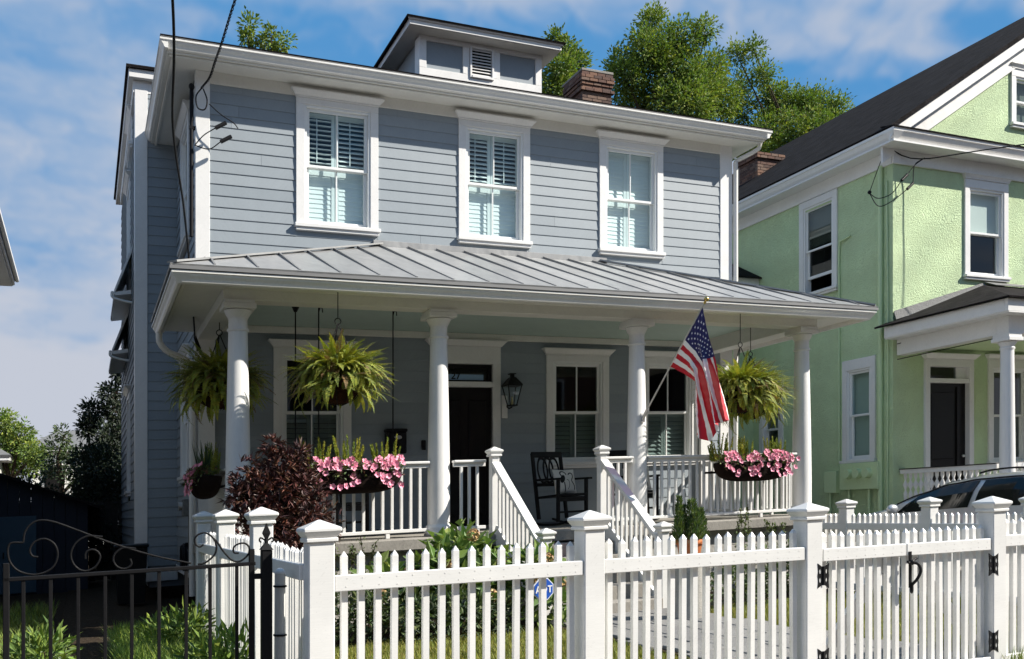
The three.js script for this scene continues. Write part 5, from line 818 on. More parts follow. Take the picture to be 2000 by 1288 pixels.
// rail planters with petunias
const flowerG = (() => { const L = new Leaves(), n = 5, cols = [[0.80, 0.30, 0.42], [0.86, 0.42, 0.52], [0.74, 0.22, 0.34]]; for (let k = 0; k < n; k++) { const a = (k / n) * Math.PI * 2, b = ((k + 1) / n) * Math.PI * 2, m = (a + b) / 2, R = 0.036, y = 0.012; const P = (q, rr, yy) => V(rr * Math.cos(q), rr * Math.sin(q), yy); const c = cols[k % 3]; const o = [0.45, 0.05, 0.14]; const z = P(m, 0.002, -0.012), p1 = P(a + 0.06, R * 0.85, y), p2 = P(m - 0.2, R * 1.05, y + 0.002), p3 = P(m + 0.2, R * 1.05, y + 0.002), p4 = P(b - 0.06, R * 0.85, y), i1 = P(a, R * 0.3, -0.002), i2 = P(b, R * 0.3, -0.002); L.quad(z, i1, i2, z, o); L.quad(i1, p1, p2, i2, c); L.quad(i2, p2, p3, p4, c); } return L.build(); })();
function planter(label, pos, rotY, len, seed, shade) {
  const t = thing('rail_planter', label, 'planter', pos, 'flower planters on the porch rails'), r = rng(seed), g = sub(t, 'tray', [0, 0, 0], rotY);
  const bowl = new THREE.SphereGeometry(1, 40, 12, 0, Math.PI * 2, Math.PI / 2, Math.PI / 2); { const p = bowl.attributes.position; const sq = (v, e) => Math.sign(v) * Math.pow(Math.abs(v), e); for (let i = 0; i < p.count; i++) p.setXYZ(i, sq(p.getX(i), 0.55) * len / 2, sq(p.getY(i), 0.8) * 0.27, sq(p.getZ(i), 0.8) * 0.17); bowl.computeVertexNormals(); } part(g, 'liner', bowl, M.trough);
  part(g, 'soil', new THREE.CylinderGeometry(1, 1, 0.02, 26).scale(len / 2 - 0.01, 1, 0.16), M.soil, [0, -0.012, 0]);
  const w = []; for (let k = -3; k <= 3; k++) { const x = (k * len) / 7.2, f = Math.pow(1 - (2 * x / len) ** 4, 0.4), pts = []; for (let a = 0; a <= 8; a++) { const q = (a / 8) * Math.PI; pts.push([x, -0.265 * f * Math.sin(q), 0.175 * f * Math.cos(q)]); } w.push(tube(pts, 0.004, 12, 4)); } { const pts = []; for (let a = 0; a < 24; a++) { const q = (a / 24) * Math.PI * 2; pts.push([(len / 2 + 0.006) * Math.cos(q), 0.0, 0.176 * Math.sin(q)]); } w.push(tube(pts, 0.006, 40, 5, true)); } w.push(rawBox([-len / 2 - 0.05, len / 2], [-0.14, -0.11], [-0.18, -0.173])); part(g, 'wire_frame', merge(w), M.iron);
  const L = new Leaves();
  for (let k = 0; k < 620; k++) { const x = (r() - 0.5) * len * 0.98, z = (r() - 0.35) * 0.3, y = 0.1 * r() - (z > 0.12 ? 0.12 * r() : 0); L.add(V(x, y, z), rdir(r).add(V(0, 0.5, 0.4)).normalize(), V(0, 1, 0).addScaledVector(rdir(r), 0.5).normalize(), 0.05 + 0.03 * r(), 0.028, tint(r, [[0.09, 0.14, 0.03], [0.16, 0.2, 0.05], [0.12, 0.05, 0.03]][Math.floor(r() * 3)], 0.3)); }
  part(g, 'leaves', L.build(), M.leaf);
  const S = new Leaves(), ns = Math.round(len * 30);        // upright foxtail spikes
  for (let k = 0; k < ns; k++) { const tuft = [-0.4, -0.05, 0.34][k % 3] * len, x = tuft + (r() - 0.5) * 0.26, z = -0.06 + 0.12 * (r() - 0.5), h = 0.24 + 0.18 * r(), lean = V((x - tuft) * 1.6 + (r() - 0.5) * 0.15, 1, (r() - 0.5) * 0.3).normalize(), col = [[0.28, 0.33, 0.02], [0.36, 0.36, 0.03], [0.20, 0.27, 0.02]][Math.floor(r() * 3)]; for (let j = 0; j < 110; j++) { const f = j / 110, o = V(x, 0.02, z).addScaledVector(lean, h * f), d = rdir(r); d.y = Math.abs(d.y) + 0.7; d.normalize(); S.add(o, d, V(0, 0, 1).addScaledVector(rdir(r), 0.5).normalize(), 0.055 * (1.05 - f * 0.75), 0.013, tint(r, col, 0.25)); } }
  part(g, 'spikes', S.build(), M.fern);
  const nf = Math.round(len * 76);
  for (let k = 0; k < nf; k++) { // blossoms heaped on the front and trailing over it
    const clump = Math.floor(r() * 4), cx = [-0.38, -0.1, 0.2, 0.4][clump] * len * 0.95, x = Math.max(-len * 0.53, Math.min(len * 0.53, cx + 0.2 * (r() + r() - 1))), f = r(), trail = r() < 0.35;
    const y = trail ? 0.04 - 0.24 * f : 0.02 + 0.13 * f, z = trail ? 0.18 + 0.03 * r() : 0.2 - 0.12 * f;
    part(g, 'blossom', flowerG, M.petal, [x, y, z], [-0.5 * (trail ? 0.1 : f) - 0.1 + 0.5 * (r() - 0.5), 0.9 * (r() - 0.5), r() * 6]);
  }
  return t;
}
M.petal = new THREE.MeshStandardMaterial({ vertexColors: true, roughness: 0.7, side: THREE.DoubleSide });
planter('pink petunia trough on the left porch railing between two columns', [1.48, 1.80, 2.83], 0, 1.12, 301);
planter('pink petunia trough on the right porch railing near the last column', [7.27, 1.77, 2.83], 0, 1.3, 302);
planter('shaded pink petunia trough on the left end railing seen end on', [-0.06, 1.82, 1.5], -Math.PI / 2, 0.95, 303);
{ // tall sword leaves in the shaded trough
  const L = new Leaves(), r = rng(17), t = thing('sword_plant', 'tall dark sword leaved plant rising from the shaded left end trough', 'plant', [-0.03, 1.8, 1.5]);
  for (let k = 0; k < 26; k++) { const a = r() * 6.3; const d = V(Math.cos(a) * 0.3, 1, Math.sin(a) * 0.3).normalize(); L.add(V((r() - 0.5) * 0.12, 0, (r() - 0.5) * 0.5), d, V(Math.cos(a), 0, Math.sin(a)), 0.3 + 0.25 * r(), 0.04, tint(r, [0.05, 0.09, 0.025], 0.3), 0.1); }
  part(t, 'leaves', L.build(), M.leaf);
}
// potted evergreen at the foot of the right stair rail
{
  const t = thing('potted_evergreen', 'feathery bright evergreen in an orange clay pot beside the right stair rail', 'potted plant', [4.52, 0.0, 5.2]);
  part(t, 'stand', new THREE.CylinderGeometry(0.16, 0.18, 0.62, 24), M.skirt, [0, 0.31, 0]);
  part(t, 'pot', new THREE.LatheGeometry([[0, 0], [0.1, 0], [0.135, 0.2], [0.155, 0.2], [0.155, 0.25], [0.13, 0.25], [0.12, 0.2], [0, 0.2]].map(([x, y]) => new THREE.Vector2(x, y)), 24), M.terracotta, [0, 0.62, 0]);
  const L = new Leaves(), r = rng(71);
  for (const [x, z, h, w] of [[0.03, 0, 0.46, 0.14], [-0.15, 0.02, 0.5, 0.06], [0.12, 0.03, 0.36, 0.1], [0.02, 0.08, 0.32, 0.15], [-0.06, -0.06, 0.4, 0.12]]) for (let k = 0; k < 620; k++) { const f = Math.pow(r(), 0.8), a = r() * 6.3, q = w * (1 - f * 0.85) * Math.sqrt(r()); L.add(V(x + q * Math.cos(a), 0.82 + f * h, z + q * Math.sin(a)), V(Math.cos(a) * 0.6, 1, Math.sin(a) * 0.6).addScaledVector(rdir(r), 0.4).normalize(), rdir(r), 0.055, 0.012, tint(r, [[0.09, 0.16, 0.02], [0.14, 0.2, 0.025], [0.05, 0.1, 0.02]][Math.floor(r() * 3)], 0.3)); }
  part(t, 'foliage', L.build(), M.leaf);
}
[['weed_clump', 'bright leafy weeds against the side fence behind the iron gate', [-0.55, 0, 6.6], 111], ['weed_clump', 'taller weeds by the far side fence post in the alley', [-0.62, 0, 4.4], 112], ['weed_clump', 'weedy clump beside the alley path at the left', [-1.75, 0, 5.2], 113]].forEach(([n, l, p, seed]) => bush(n, l, p, [[0, 0.2, 0, 0.24, 260], [0.05, 0.35, 0.3, 0.2, 180], [-0.1, 0.18, -0.35, 0.24, 220]], { cols: [[0.16, 0.25, 0.03], [0.22, 0.32, 0.035], [0.10, 0.17, 0.025]], len: 0.11, wid: 0.035, seed, lift: 0.5, category: 'weeds', group: 'weeds in the side yard' }));
// grass: many blades on the lawn and tall weeds in the left side yard
function blades(n, seed, area, hgt, cols, wid) {
  const r = rng(seed), L = new Leaves();
  for (let k = 0; k < n; k++) { const p = area(r); if (!p) continue; const a = r() * 6.3, h = hgt * (0.5 + r()), lean = 0.25 + 0.5 * r(), d1 = V(Math.cos(a) * lean * 0.5, 1, Math.sin(a) * lean * 0.5).normalize(), col = tint(r, cols[Math.floor(r() * cols.length)], 0.3), s = V(-Math.sin(a), 0, Math.cos(a)).multiplyScalar(wid / 2); const m = p.clone().addScaledVector(d1, h * 0.55), t = m.clone().add(V(Math.cos(a) * lean * h * 0.6, h * 0.42, Math.sin(a) * lean * h * 0.6)); L.quad(p.clone().sub(s), p.clone().add(s), m.clone().addScaledVector(s, 0.8), m.clone().addScaledVector(s, -0.8), col); L.quad(m.clone().addScaledVector(s, -0.8), m.clone().addScaledVector(s, 0.8), t, t, col); }
  return L.build();
}
{
  const g = thing('lawn_grass', 'short mown yellow green grass of the front lawn', 'grass', [0, 0, 0], null, 'stuff');
  part(g, 'grass', blades(95000, 401, (r) => { const x = -0.1 + 7.8 * r(), z = 4.6 + 3.85 * r(); return (x > 3.05 && x < 4.95 && z < 8.5) || z < 4.7 + 0.25 * Math.sin(x * 3) ? null : V(x, -0.004, z); }, 0.055, [[0.22, 0.25, 0.018], [0.27, 0.27, 0.025], [0.17, 0.21, 0.016], [0.28, 0.25, 0.045]], 0.006), M.blade);
  const w = thing('weed_grass', 'tall bright weeds and grass in the shaded left side yard', 'grass', [0, 0, 0], null, 'stuff');
  part(w, 'grass', blades(30000, 402, (r) => { const x = -1.15 + 0.8 * r(), z = 3.0 + 5.0 * r(); return V(x, -0.004, z); }, 0.23, [[0.20, 0.30, 0.025], [0.26, 0.36, 0.03], [0.13, 0.21, 0.025]], 0.012), M.blade);
  const w2 = thing('weed_grass', 'weedy grass strip at the far left below the shed', 'grass', [0, 0, 0], null, 'stuff');
  part(w2, 'grass', blades(9000, 403, (r) => V(-3.2 + 1.4 * r(), -0.004, -2 + 9.5 * r()), 0.18, [[0.18, 0.26, 0.03], [0.24, 0.3, 0.04], [0.1, 0.16, 0.02]], 0.012), M.blade);
  const w3 = thing('pavement_grass', 'grass tuft at the foot of the fence right of the gate', 'grass', [5.2, -0.1, 8.8], null, 'stuff');
  part(w3, 'grass', blades(260, 404, (r) => V((r() - 0.5) * 0.6, 0, (r() - 0.5) * 0.2), 0.16, [[0.14, 0.2, 0.03], [0.2, 0.24, 0.05]], 0.008), M.blade);
}

// ---------- flag ----------
{
  const root = [5.5, 2.42, 2.72], t = thing('flag', 'american flag hanging from an angled pole on the third porch column', 'flag', root);
  const tip = V(0.06, 1.30, 1.33), dirP = tip.clone().normalize();
  part(t, 'bracket', merge([rawBox([-0.03, 0.03], [-0.06, 0.06], [-0.015, 0.012]), rod([0, -0.02, 0.0], dirP.clone().multiplyScalar(0.16).toArray(), 0.022, 0.02, 10)]), M.alu);
  part(t, 'pole', rod([0, 0, 0], tip.toArray(), 0.0125, 0.0125, 10), M.alu);
  part(t, 'finial', merge([new THREE.SphereGeometry(0.032, 18, 12).translate(tip.x, tip.y + 0.03, tip.z + 0.03), rod(tip.clone().multiplyScalar(0.99).toArray(), tip.clone().add(V(0, 0.015, 0.015)).toArray(), 0.018, 0.014, 10)]), M.brass);
  const cv = document.createElement('canvas'); cv.width = 988; cv.height = 520; const c = cv.getContext('2d');
  for (let i = 0; i < 13; i++) { c.fillStyle = i % 2 ? '#f1eeea' : '#c01428'; c.fillRect(0, i * 40, 988, 40); }
  c.fillStyle = '#1c1a5a'; c.fillRect(0, 0, 395, 280); c.fillStyle = '#f4f4f4';
  const star = (x, y, R) => { c.beginPath(); for (let k = 0; k < 10; k++) { const a = -Math.PI / 2 + (k * Math.PI) / 5, q = k % 2 ? R * 0.382 : R; c.lineTo(x + q * Math.cos(a), y + q * Math.sin(a)); } c.closePath(); c.fill(); };
  for (let row = 0; row < 9; row++) for (let k = 0; k < (row % 2 ? 5 : 6); k++) star((row % 2 ? 66 : 33) + k * 66, 28 + row * 28, 13);
  const tx = new THREE.CanvasTexture(cv); tx.colorSpace = THREE.SRGBColorSpace;
  const weave = dataTex(256, (u, v) => { const k = 0.5 + 0.25 * Math.sin(u * 400) * Math.sin(v * 400) + 0.2 * pick(u, v, 8, 2); return [k, k, k]; }, false, [3, 2]);
  // hoist along the pole; the fly drops in folds. s: 0 top of hoist .. 1 lower end; f: 0 hoist .. 1 fly end
  const hoist = (s) => tip.clone().multiplyScalar(mix(0.965, 0.965 - 0.49, s)).add(V(0, -0.014, 0));
  const row0 = [[0, 0], [-30, 57], [-45, 85], [-60, 114]], row1 = [[19, 100], [2, 112], [-6, 128], [-12, 152]], row2 = [[49, 230], [31, 242], [20, 276], [-10, 262]], mid = [[9, 52], [-10, 84], [-22, 106], [-34, 132]];
  const at = (R, s) => { const x = s <= 0.5 ? 0 : s <= 0.75 ? 1 : 2, f = s <= 0.5 ? s / 0.5 : s <= 0.75 ? (s - 0.5) / 0.25 : (s - 0.75) / 0.25; return [mix(R[x][0], R[x + 1][0], f), mix(R[x][1], R[x + 1][1], f)]; };
  const q = V(0.35, 0, 0.94).normalize(), side = V(0.94, 0, -0.35), N = 46, K = 72, P = [], UV = [], I = [];
  for (let i = 0; i <= N; i++) for (let k = 0; k <= K; k++) {
    const s = i / N, f = k / K, h0 = at(row0, s); let p2; if (f < 0.18) { const a = at(mid, s); p2 = [mix(h0[0], a[0], f / 0.18), mix(h0[1], a[1], f / 0.18)]; } else if (f < 0.4) { const a = at(mid, s), b = at(row1, s), e = (f - 0.18) / 0.22; p2 = [mix(a[0], b[0], e), mix(a[1], b[1], e)]; } else { const a = at(row1, s), b = at(row2, s), e = (f - 0.4) / 0.6; p2 = [mix(a[0], b[0], e), mix(a[1], b[1], e)]; }
    const p = hoist(s).addScaledVector(q, (p2[0] - h0[0]) / 136).add(V(0, -(p2[1] - h0[1]) / 162, 0));
    const amp = 0.075 * smooth(0.05, 0.55, f); p.addScaledVector(side, amp * Math.sin(s * 13.5 + 1.2 - f * 1.6) + 0.03 * smooth(0.1, 0.6, f) * Math.sin(s * 29 + f * 5) + 0.008 * n2(s * 9, f * 12));
    P.push(p.x, p.y, p.z); UV.push(f, 1 - s); if (i < N && k < K) { const a = i * (K + 1) + k; I.push(a, a + 1, a + K + 2, a, a + K + 2, a + K + 1); }
  }
  const g = new THREE.BufferGeometry(); g.setAttribute('position', new THREE.Float32BufferAttribute(P, 3)); g.setAttribute('uv', new THREE.Float32BufferAttribute(UV, 2)); g.setIndex(I); g.computeVertexNormals();
  part(t, 'cloth', g, new THREE.MeshPhysicalMaterial({ map: tx, roughness: 0.55, transmission: 0.15, thickness: 0, sheen: 0.3, bumpMap: weave, bumpScale: 0.002, side: THREE.DoubleSide }));
}
// ---------- rocking chairs ----------
function rockingChair(label, pos, rotY, pillow) {
  const t = thing('rocking_chair', label, 'rocking chair', pos, 'black rocking chairs on the porch'); t.rotation.y = rotY;
  const m = M.black, W = 0.28, lean = 0.2;
  part(t, 'seat', B(0.56, 0.035, 0.5, 0.008), m, [0, 0.44, 0.02], [-0.06, 0, 0]);
  const by = (y) => -0.22 - (y - 0.44) * lean;
  for (const s of [-1, 1]) {
    part(t, 'back_post', bar([s * W, 0.1, by(0.3)], [s * W, 1.1, by(1.1)], 0.045, 0.04), m); part(t, 'front_leg', bar([s * W, 0.06, 0.24], [s * W, 0.68, 0.24], 0.042, 0.042), m);
    part(t, 'arm', bar([s * W, 0.69, by(0.69)], [s * W * 1.05, 0.69, 0.32], 0.075, 0.03), m);
    part(t, 'rocker', tube([[s * W, 0.09, -0.52], [s * W, 0.035, -0.25], [s * W, 0.018, 0], [s * W, 0.03, 0.25], [s * W, 0.07, 0.45]], 0.02, 24, 6), m);
  }
  part(t, 'top_rail', B(0.6, 0.09, 0.035, 0.01), m, [0, 1.08, by(1.08)], [-lean, 0, 0]); part(t, 'lower_rail', B(0.52, 0.05, 0.03, 0.008), m, [0, 0.62, by(0.62)], [-lean, 0, 0]);
  for (const x of [-0.115, 0, 0.115]) part(t, 'back_ring', new THREE.TorusGeometry(0.1, 0.014, 6, 28).scale(0.95, 1.95, 1), m, [x, 0.84, by(0.84)], [-lean, 0, 0]);
  part(t, 'front_stretcher', B(0.53, 0.03, 0.025, 0.005), m, [0, 0.2, 0.24]); part(t, 'seat_apron', B(0.53, 0.07, 0.025, 0.005), m, [0, 0.39, 0.24]);
  return t;
}
rockingChair('black rocking chair with a printed pillow right of the front door', [5.1, 0.97, 1.1], 0.25);
rockingChair('black rocking chair behind the left porch railing', [1.75, 0.97, 1.0], 0.5);
rockingChair('black rocking chair half hidden behind the third porch column', [6.35, 0.97, 1.15], -0.25);
{
  const cv = document.createElement('canvas'); cv.width = cv.height = 256; const c = cv.getContext('2d'); c.fillStyle = '#d9d6cf'; c.fillRect(0, 0, 256, 256); c.strokeStyle = '#1c1c1e'; c.fillStyle = '#1c1c1e'; c.lineWidth = 12; c.lineCap = 'round';
  c.beginPath(); c.ellipse(70, 110, 26, 46, 0.4, 0, 7); c.fill(); c.beginPath(); c.moveTo(60, 70); c.bezierCurveTo(30, 20, 110, 10, 120, 60); c.stroke(); c.beginPath(); c.moveTo(85, 150); c.lineTo(95, 240); c.stroke(); c.beginPath(); c.moveTo(150, 60); c.bezierCurveTo(190, 20, 230, 60, 190, 110); c.bezierCurveTo(160, 150, 230, 150, 215, 220); c.stroke(); c.lineWidth = 6; c.beginPath(); c.moveTo(120, 120); c.bezierCurveTo(150, 110, 160, 180, 130, 220); c.stroke();
  const tx = new THREE.CanvasTexture(cv); tx.colorSpace = THREE.SRGBColorSpace;
  const g = new THREE.BoxGeometry(0.42, 0.38, 0.14, 16, 16, 4), p = g.attributes.position; for (let i = 0; i < p.count; i++) { const x = p.getX(i) / 0.21, y = p.getY(i) / 0.19, k = Math.pow(Math.max(0, (1 - x * x) * (1 - y * y)), 0.45); p.setZ(i, p.getZ(i) * (0.12 + 0.95 * k)); const e = 1 - 0.07 * (1 - Math.abs(x * y)); p.setX(i, p.getX(i) * e); p.setY(i, p.getY(i) * e); } g.computeVertexNormals();
  const t = thing('pillow', 'pale cushion with black bird print propped in the rocking chair by the door', 'pillow', [5.14, 1.44, 1.1]); part(t, 'cushion', g, std(1, 1, 1, 0.85, { map: tx, bumpMap: paintBump, bumpScale: 0.001 }), [0, 0.18, 0.02], [-0.25, 0.25, 0.05]);
  const t2 = thing('pillow', 'pale cushion on the rocking chair half hidden by the third column', 'pillow', [6.38, 1.44, 1.15]); part(t2, 'cushion', g, std(1, 1, 1, 0.85, { map: tx }), [0, 0.18, 0.02], [-0.25, -0.25, 0]);
  // rods and hooks hanging from the porch ceiling
  [[1.05, 1.5, 2.5, 'hanging_rod', 'thin black rod with a ceiling cup left of the big fern', 1], [1.35, 1.5, 2.5, 'hanging_rod', 'slim hooked rod hanging beside the big fern', 0], [2.35, 1.5, 2.5, 'hanging_rod', 'slim rod hanging between the big fern and the second column', 0]].forEach(([x, z, y, n, l, cup]) => { const h = thing(n, l, 'plant hanger', [x, y, z], 'rods hanging from the porch ceiling'); part(h, 'rod', rod([0, -0.9, 0], [0, 1.5, 0], 0.009, 0.009, 6), M.iron); if (cup) part(h, 'ceiling_cup', new THREE.CylinderGeometry(0.06, 0.02, 0.09, 14), M.iron, [0, 1.455, 0]); else part(h, 'hook', tube([[0, 1.42, 0], [0.02, 1.48, 0], [0.045, 1.47, 0], [0.05, 1.42, 0]], 0.007, 12, 5), M.iron); });
}
// ---------- yard sign ----------
{
  const t = thing('yard_sign', 'small blue octagonal yard sign with white letters seen between the pickets', 'sign', [2.25, 0, 6.22]);
  part(t, 'stake', rod([0, -0.02, 0], [0, 0.68, 0], 0.008, 0.008, 6), M.alu);
  const oct = new THREE.CylinderGeometry(0.105, 0.105, 0.012, 8).rotateY(Math.PI / 8).rotateX(Math.PI / 2);
  part(t, 'border', oct, std(0.75, 0.76, 0.78, 0.4), [0, 0.58, 0.012]); part(t, 'face', new THREE.CylinderGeometry(0.095, 0.095, 0.004, 8).rotateY(Math.PI / 8).rotateX(Math.PI / 2), std(0.015, 0.09, 0.45, 0.4), [0, 0.58, 0.0205]);
  const font = await new FontLoader().loadAsync('fonts/droid/droid_sans_bold.typeface.json'); const tg = new TextGeometry('ADT', { font, size: 0.062, depth: 0.003, curveSegments: 4, bevelEnabled: false }); tg.center(); part(t, 'lettering', tg, std(0.8, 0.8, 0.82, 0.4), [0, 0.58, 0.0245]);
}
// ---------- left background: shed, far houses, neighbour's eaves ----------
{
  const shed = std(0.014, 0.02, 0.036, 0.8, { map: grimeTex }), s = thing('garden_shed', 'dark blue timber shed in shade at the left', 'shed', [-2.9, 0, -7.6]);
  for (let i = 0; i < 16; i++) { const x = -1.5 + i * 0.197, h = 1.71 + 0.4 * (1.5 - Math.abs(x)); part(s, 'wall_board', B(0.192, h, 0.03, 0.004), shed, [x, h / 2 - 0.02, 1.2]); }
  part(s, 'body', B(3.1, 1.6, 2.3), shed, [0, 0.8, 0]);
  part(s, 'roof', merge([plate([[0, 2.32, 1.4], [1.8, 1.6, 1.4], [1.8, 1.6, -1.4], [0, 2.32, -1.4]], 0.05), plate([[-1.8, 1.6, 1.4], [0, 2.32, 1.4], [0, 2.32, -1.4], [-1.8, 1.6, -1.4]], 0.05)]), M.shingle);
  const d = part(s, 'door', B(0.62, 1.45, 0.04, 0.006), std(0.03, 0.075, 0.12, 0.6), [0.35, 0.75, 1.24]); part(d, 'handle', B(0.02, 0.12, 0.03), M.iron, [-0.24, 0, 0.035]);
  const hse = (label, pos, w, dpt, h, wallM, roofM, nwin) => { const t = thing('far_house', label, 'house', pos, 'houses in the left background'); part(t, 'wall', B(w, h, dpt), wallM, [0, h / 2, 0]); part(t, 'roof', merge([plate([[-w / 2 - 0.4, h, dpt / 2 + 0.4], [w / 2 + 0.4, h, dpt / 2 + 0.4], [w / 2 - 1, h + 1.0, 0], [-w / 2 + 1, h + 1.0, 0]], 0.12), plate([[w / 2 + 0.4, h, -dpt / 2 - 0.4], [-w / 2 - 0.4, h, -dpt / 2 - 0.4], [-w / 2 + 1, h + 1.0, 0], [w / 2 - 1, h + 1.0, 0]], 0.12), plate([[w / 2 + 0.4, h, dpt / 2 + 0.4], [w / 2 + 0.4, h, -dpt / 2 - 0.4], [w / 2 - 1, h + 1, 0]], 0.12)]), roofM); part(t, 'eave', B(w + 0.7, 0.22, dpt + 0.7, 0.02), M.white, [0, h - 0.12, 0]); for (let i = 0; i < nwin; i++) { const x = -w / 2 + (w * (i + 0.5)) / nwin; const q = part(t, 'window', B(0.9, 1.4, 0.08, 0.01), M.white, [x, h - 1.5, dpt / 2 + 0.02]); part(q, 'window_glass', B(0.7, 1.2, 0.02), M.doorBlack, [0, 0, 0.045]); } };
  hse('pale far house with hipped roof behind the left trees', [-1.9, 0, -38], 3.4, 5, 4.8, M.cream, M.flashing, 2);
  hse('sunlit cream house corner at the far left edge', [-6.9, 0, -31], 5, 6, 4.0, M.cream, M.flashing, 2);
  const n = thing('neighbour_house', 'white eave of the neighbouring house cut by the left edge', 'house', [-6.5, 0, -4.0]);
  part(n, 'wall', B(5.2, 7.3, 18.0), std(0.11, 0.125, 0.15, 0.8, { map: grimeTex }), [0, 3.65, 0]);  // unseen wall, extended forward and toned dark to keep the alley in shade
  part(n, 'soffit', B(6.9, 0.06, 19.0, 0.01), M.white, [0, 7.33, 0.4]); part(n, 'fascia', B(0.05, 0.2, 19.0, 0.01), M.white, [3.475, 7.43, 0.4]); part(n, 'fascia', B(6.95, 0.2, 0.05, 0.01), M.white, [0, 7.43, -9.12]); part(n, 'gutter', B(0.09, 0.11, 19.0, 0.02), M.gutter, [3.55, 7.46, 0.4]); part(n, 'roof', merge([plate([[3.5, 7.54, -9.2], [0, 8.3, -9.2], [0, 8.3, 10], [3.5, 7.54, 10]].reverse(), 0.05), plate([[-3.65, 7.54, 10], [0, 8.3, 10], [0, 8.3, -9.2], [-3.65, 7.54, -9.2]].reverse(), 0.05)]), M.shingle);
  const f = thing('board_fence', 'dark weathered board fence at the back of the left side yard', 'fence', [-1.9, 0, -9.0]); const fm = std(0.05, 0.045, 0.04, 0.95, { map: soilTex }); for (let i = 0; i < 22; i++) part(f, 'board', B(0.145, 1.75, 0.02, 0.003), fm, [-1.6 + i * 0.15, 0.87 + 0.01 * (i % 3), 0]); for (const y of [0.4, 1.4]) part(f, 'rail', B(3.3, 0.09, 0.04), fm, [0, y, -0.032]);
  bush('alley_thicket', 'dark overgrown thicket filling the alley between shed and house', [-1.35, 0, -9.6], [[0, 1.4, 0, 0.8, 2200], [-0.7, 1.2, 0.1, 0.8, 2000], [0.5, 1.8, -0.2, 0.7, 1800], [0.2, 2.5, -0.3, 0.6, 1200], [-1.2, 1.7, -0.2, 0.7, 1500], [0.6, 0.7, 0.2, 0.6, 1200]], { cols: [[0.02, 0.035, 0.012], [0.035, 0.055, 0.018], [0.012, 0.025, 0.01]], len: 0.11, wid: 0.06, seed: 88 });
  const b = thing('wheelie_bin', 'dark lidded bin standing by the left wall of the house', 'bin', [-0.75, 0, -2.2]); part(b, 'body', frustum(0.38, 0.42, 0.46, 0.5, 0.85), M.black, [0, 0.04, 0]); part(b, 'lid', B(0.5, 0.05, 0.55, 0.015), M.black, [0, 0.92, 0]);
  const h = thing('hose_reel', 'coiled dark garden hose hung low on the left wall of the house', 'hose', [-0.06, 0.55, -0.9]); for (const [r, x] of [[0.16, 0], [0.19, -0.03], [0.17, -0.055]]) part(h, 'coil', new THREE.TorusGeometry(r, 0.016, 8, 32).rotateY(Math.PI / 2), M.wire, [x, 0.2, 0]); part(h, 'bracket', B(0.08, 0.1, 0.12, 0.01), M.iron, [0.03, 0.36, 0]);
  const m = thing('utility_meter', 'small grey utility meter on the left wall near the porch', 'meter', [-0.09, 1.35, -0.35]); part(m, 'box', B(0.14, 0.24, 0.2, 0.01), M.flashing, [0, 0.12, 0]); part(m, 'conduit', rod([0.03, -0.8, 0], [0.03, 0.02, 0], 0.02), M.flashing); part(m, 'dial', new THREE.CylinderGeometry(0.06, 0.06, 0.06, 18).rotateZ(Math.PI / 2), M.alu, [-0.09, 0.14, 0]);
}
// ---------- the other side of the street, behind the viewer: unseen houses added to close off the low sky, showing in the window panes ----------
{
  const rd = thing('street', 'asphalt street in front of the houses', null, [0, 0, 0], null, 'structure'); part(rd, 'asphalt', B(120, 0.04, 11, 0.01), dull(0.05, 0.05, 0.052, 0.9, 0.2, { map: concTex, bumpMap: soilBump, bumpScale: 0.004 }), [8, -0.15, 17]);
  [[-17, 11, 'added brick house across the street far to the left', 2], [-5, 11.6, 'added brick house across the street behind the viewer', 0], [7, 11.2, 'added brick house across the street opposite the porch', 3], [19, 11.8, 'added brick house across the street opposite the green house', 1], [31, 11, 'added brick house across the street far to the right', 4]].forEach(([x, h, label, k]) => {
    const t = thing('added_street_house', label, 'house', [x, -0.1, 31], 'added houses across the street'), w = 10.4; part(t, 'wall', B(w, h, 9), M.brick[k], [0, h / 2, 0]);
    part(t, 'roof', merge([plate([[-w / 2 - 0.5, h, -5], [w / 2 + 0.5, h, -5], [w / 2 + 0.5, h + 3, 0], [-w / 2 - 0.5, h + 3, 0]].reverse(), 0.1), plate([[w / 2 + 0.5, h, 5], [-w / 2 - 0.5, h, 5], [-w / 2 - 0.5, h + 3, 0], [w / 2 + 0.5, h + 3, 0]].reverse(), 0.1)]), M.shingle);
    for (const y of [1.6, 5.2]) for (const q of [-3.4, 0, 3.4]) { const f = part(t, 'window', B(1.2, 2.0, 0.1, 0.01), M.white, [q, y + 1, -4.52]); part(f, 'window_glass', B(0.95, 1.75, 0.02), M.doorBlack, [0, 0, -0.06]); }
  });
}
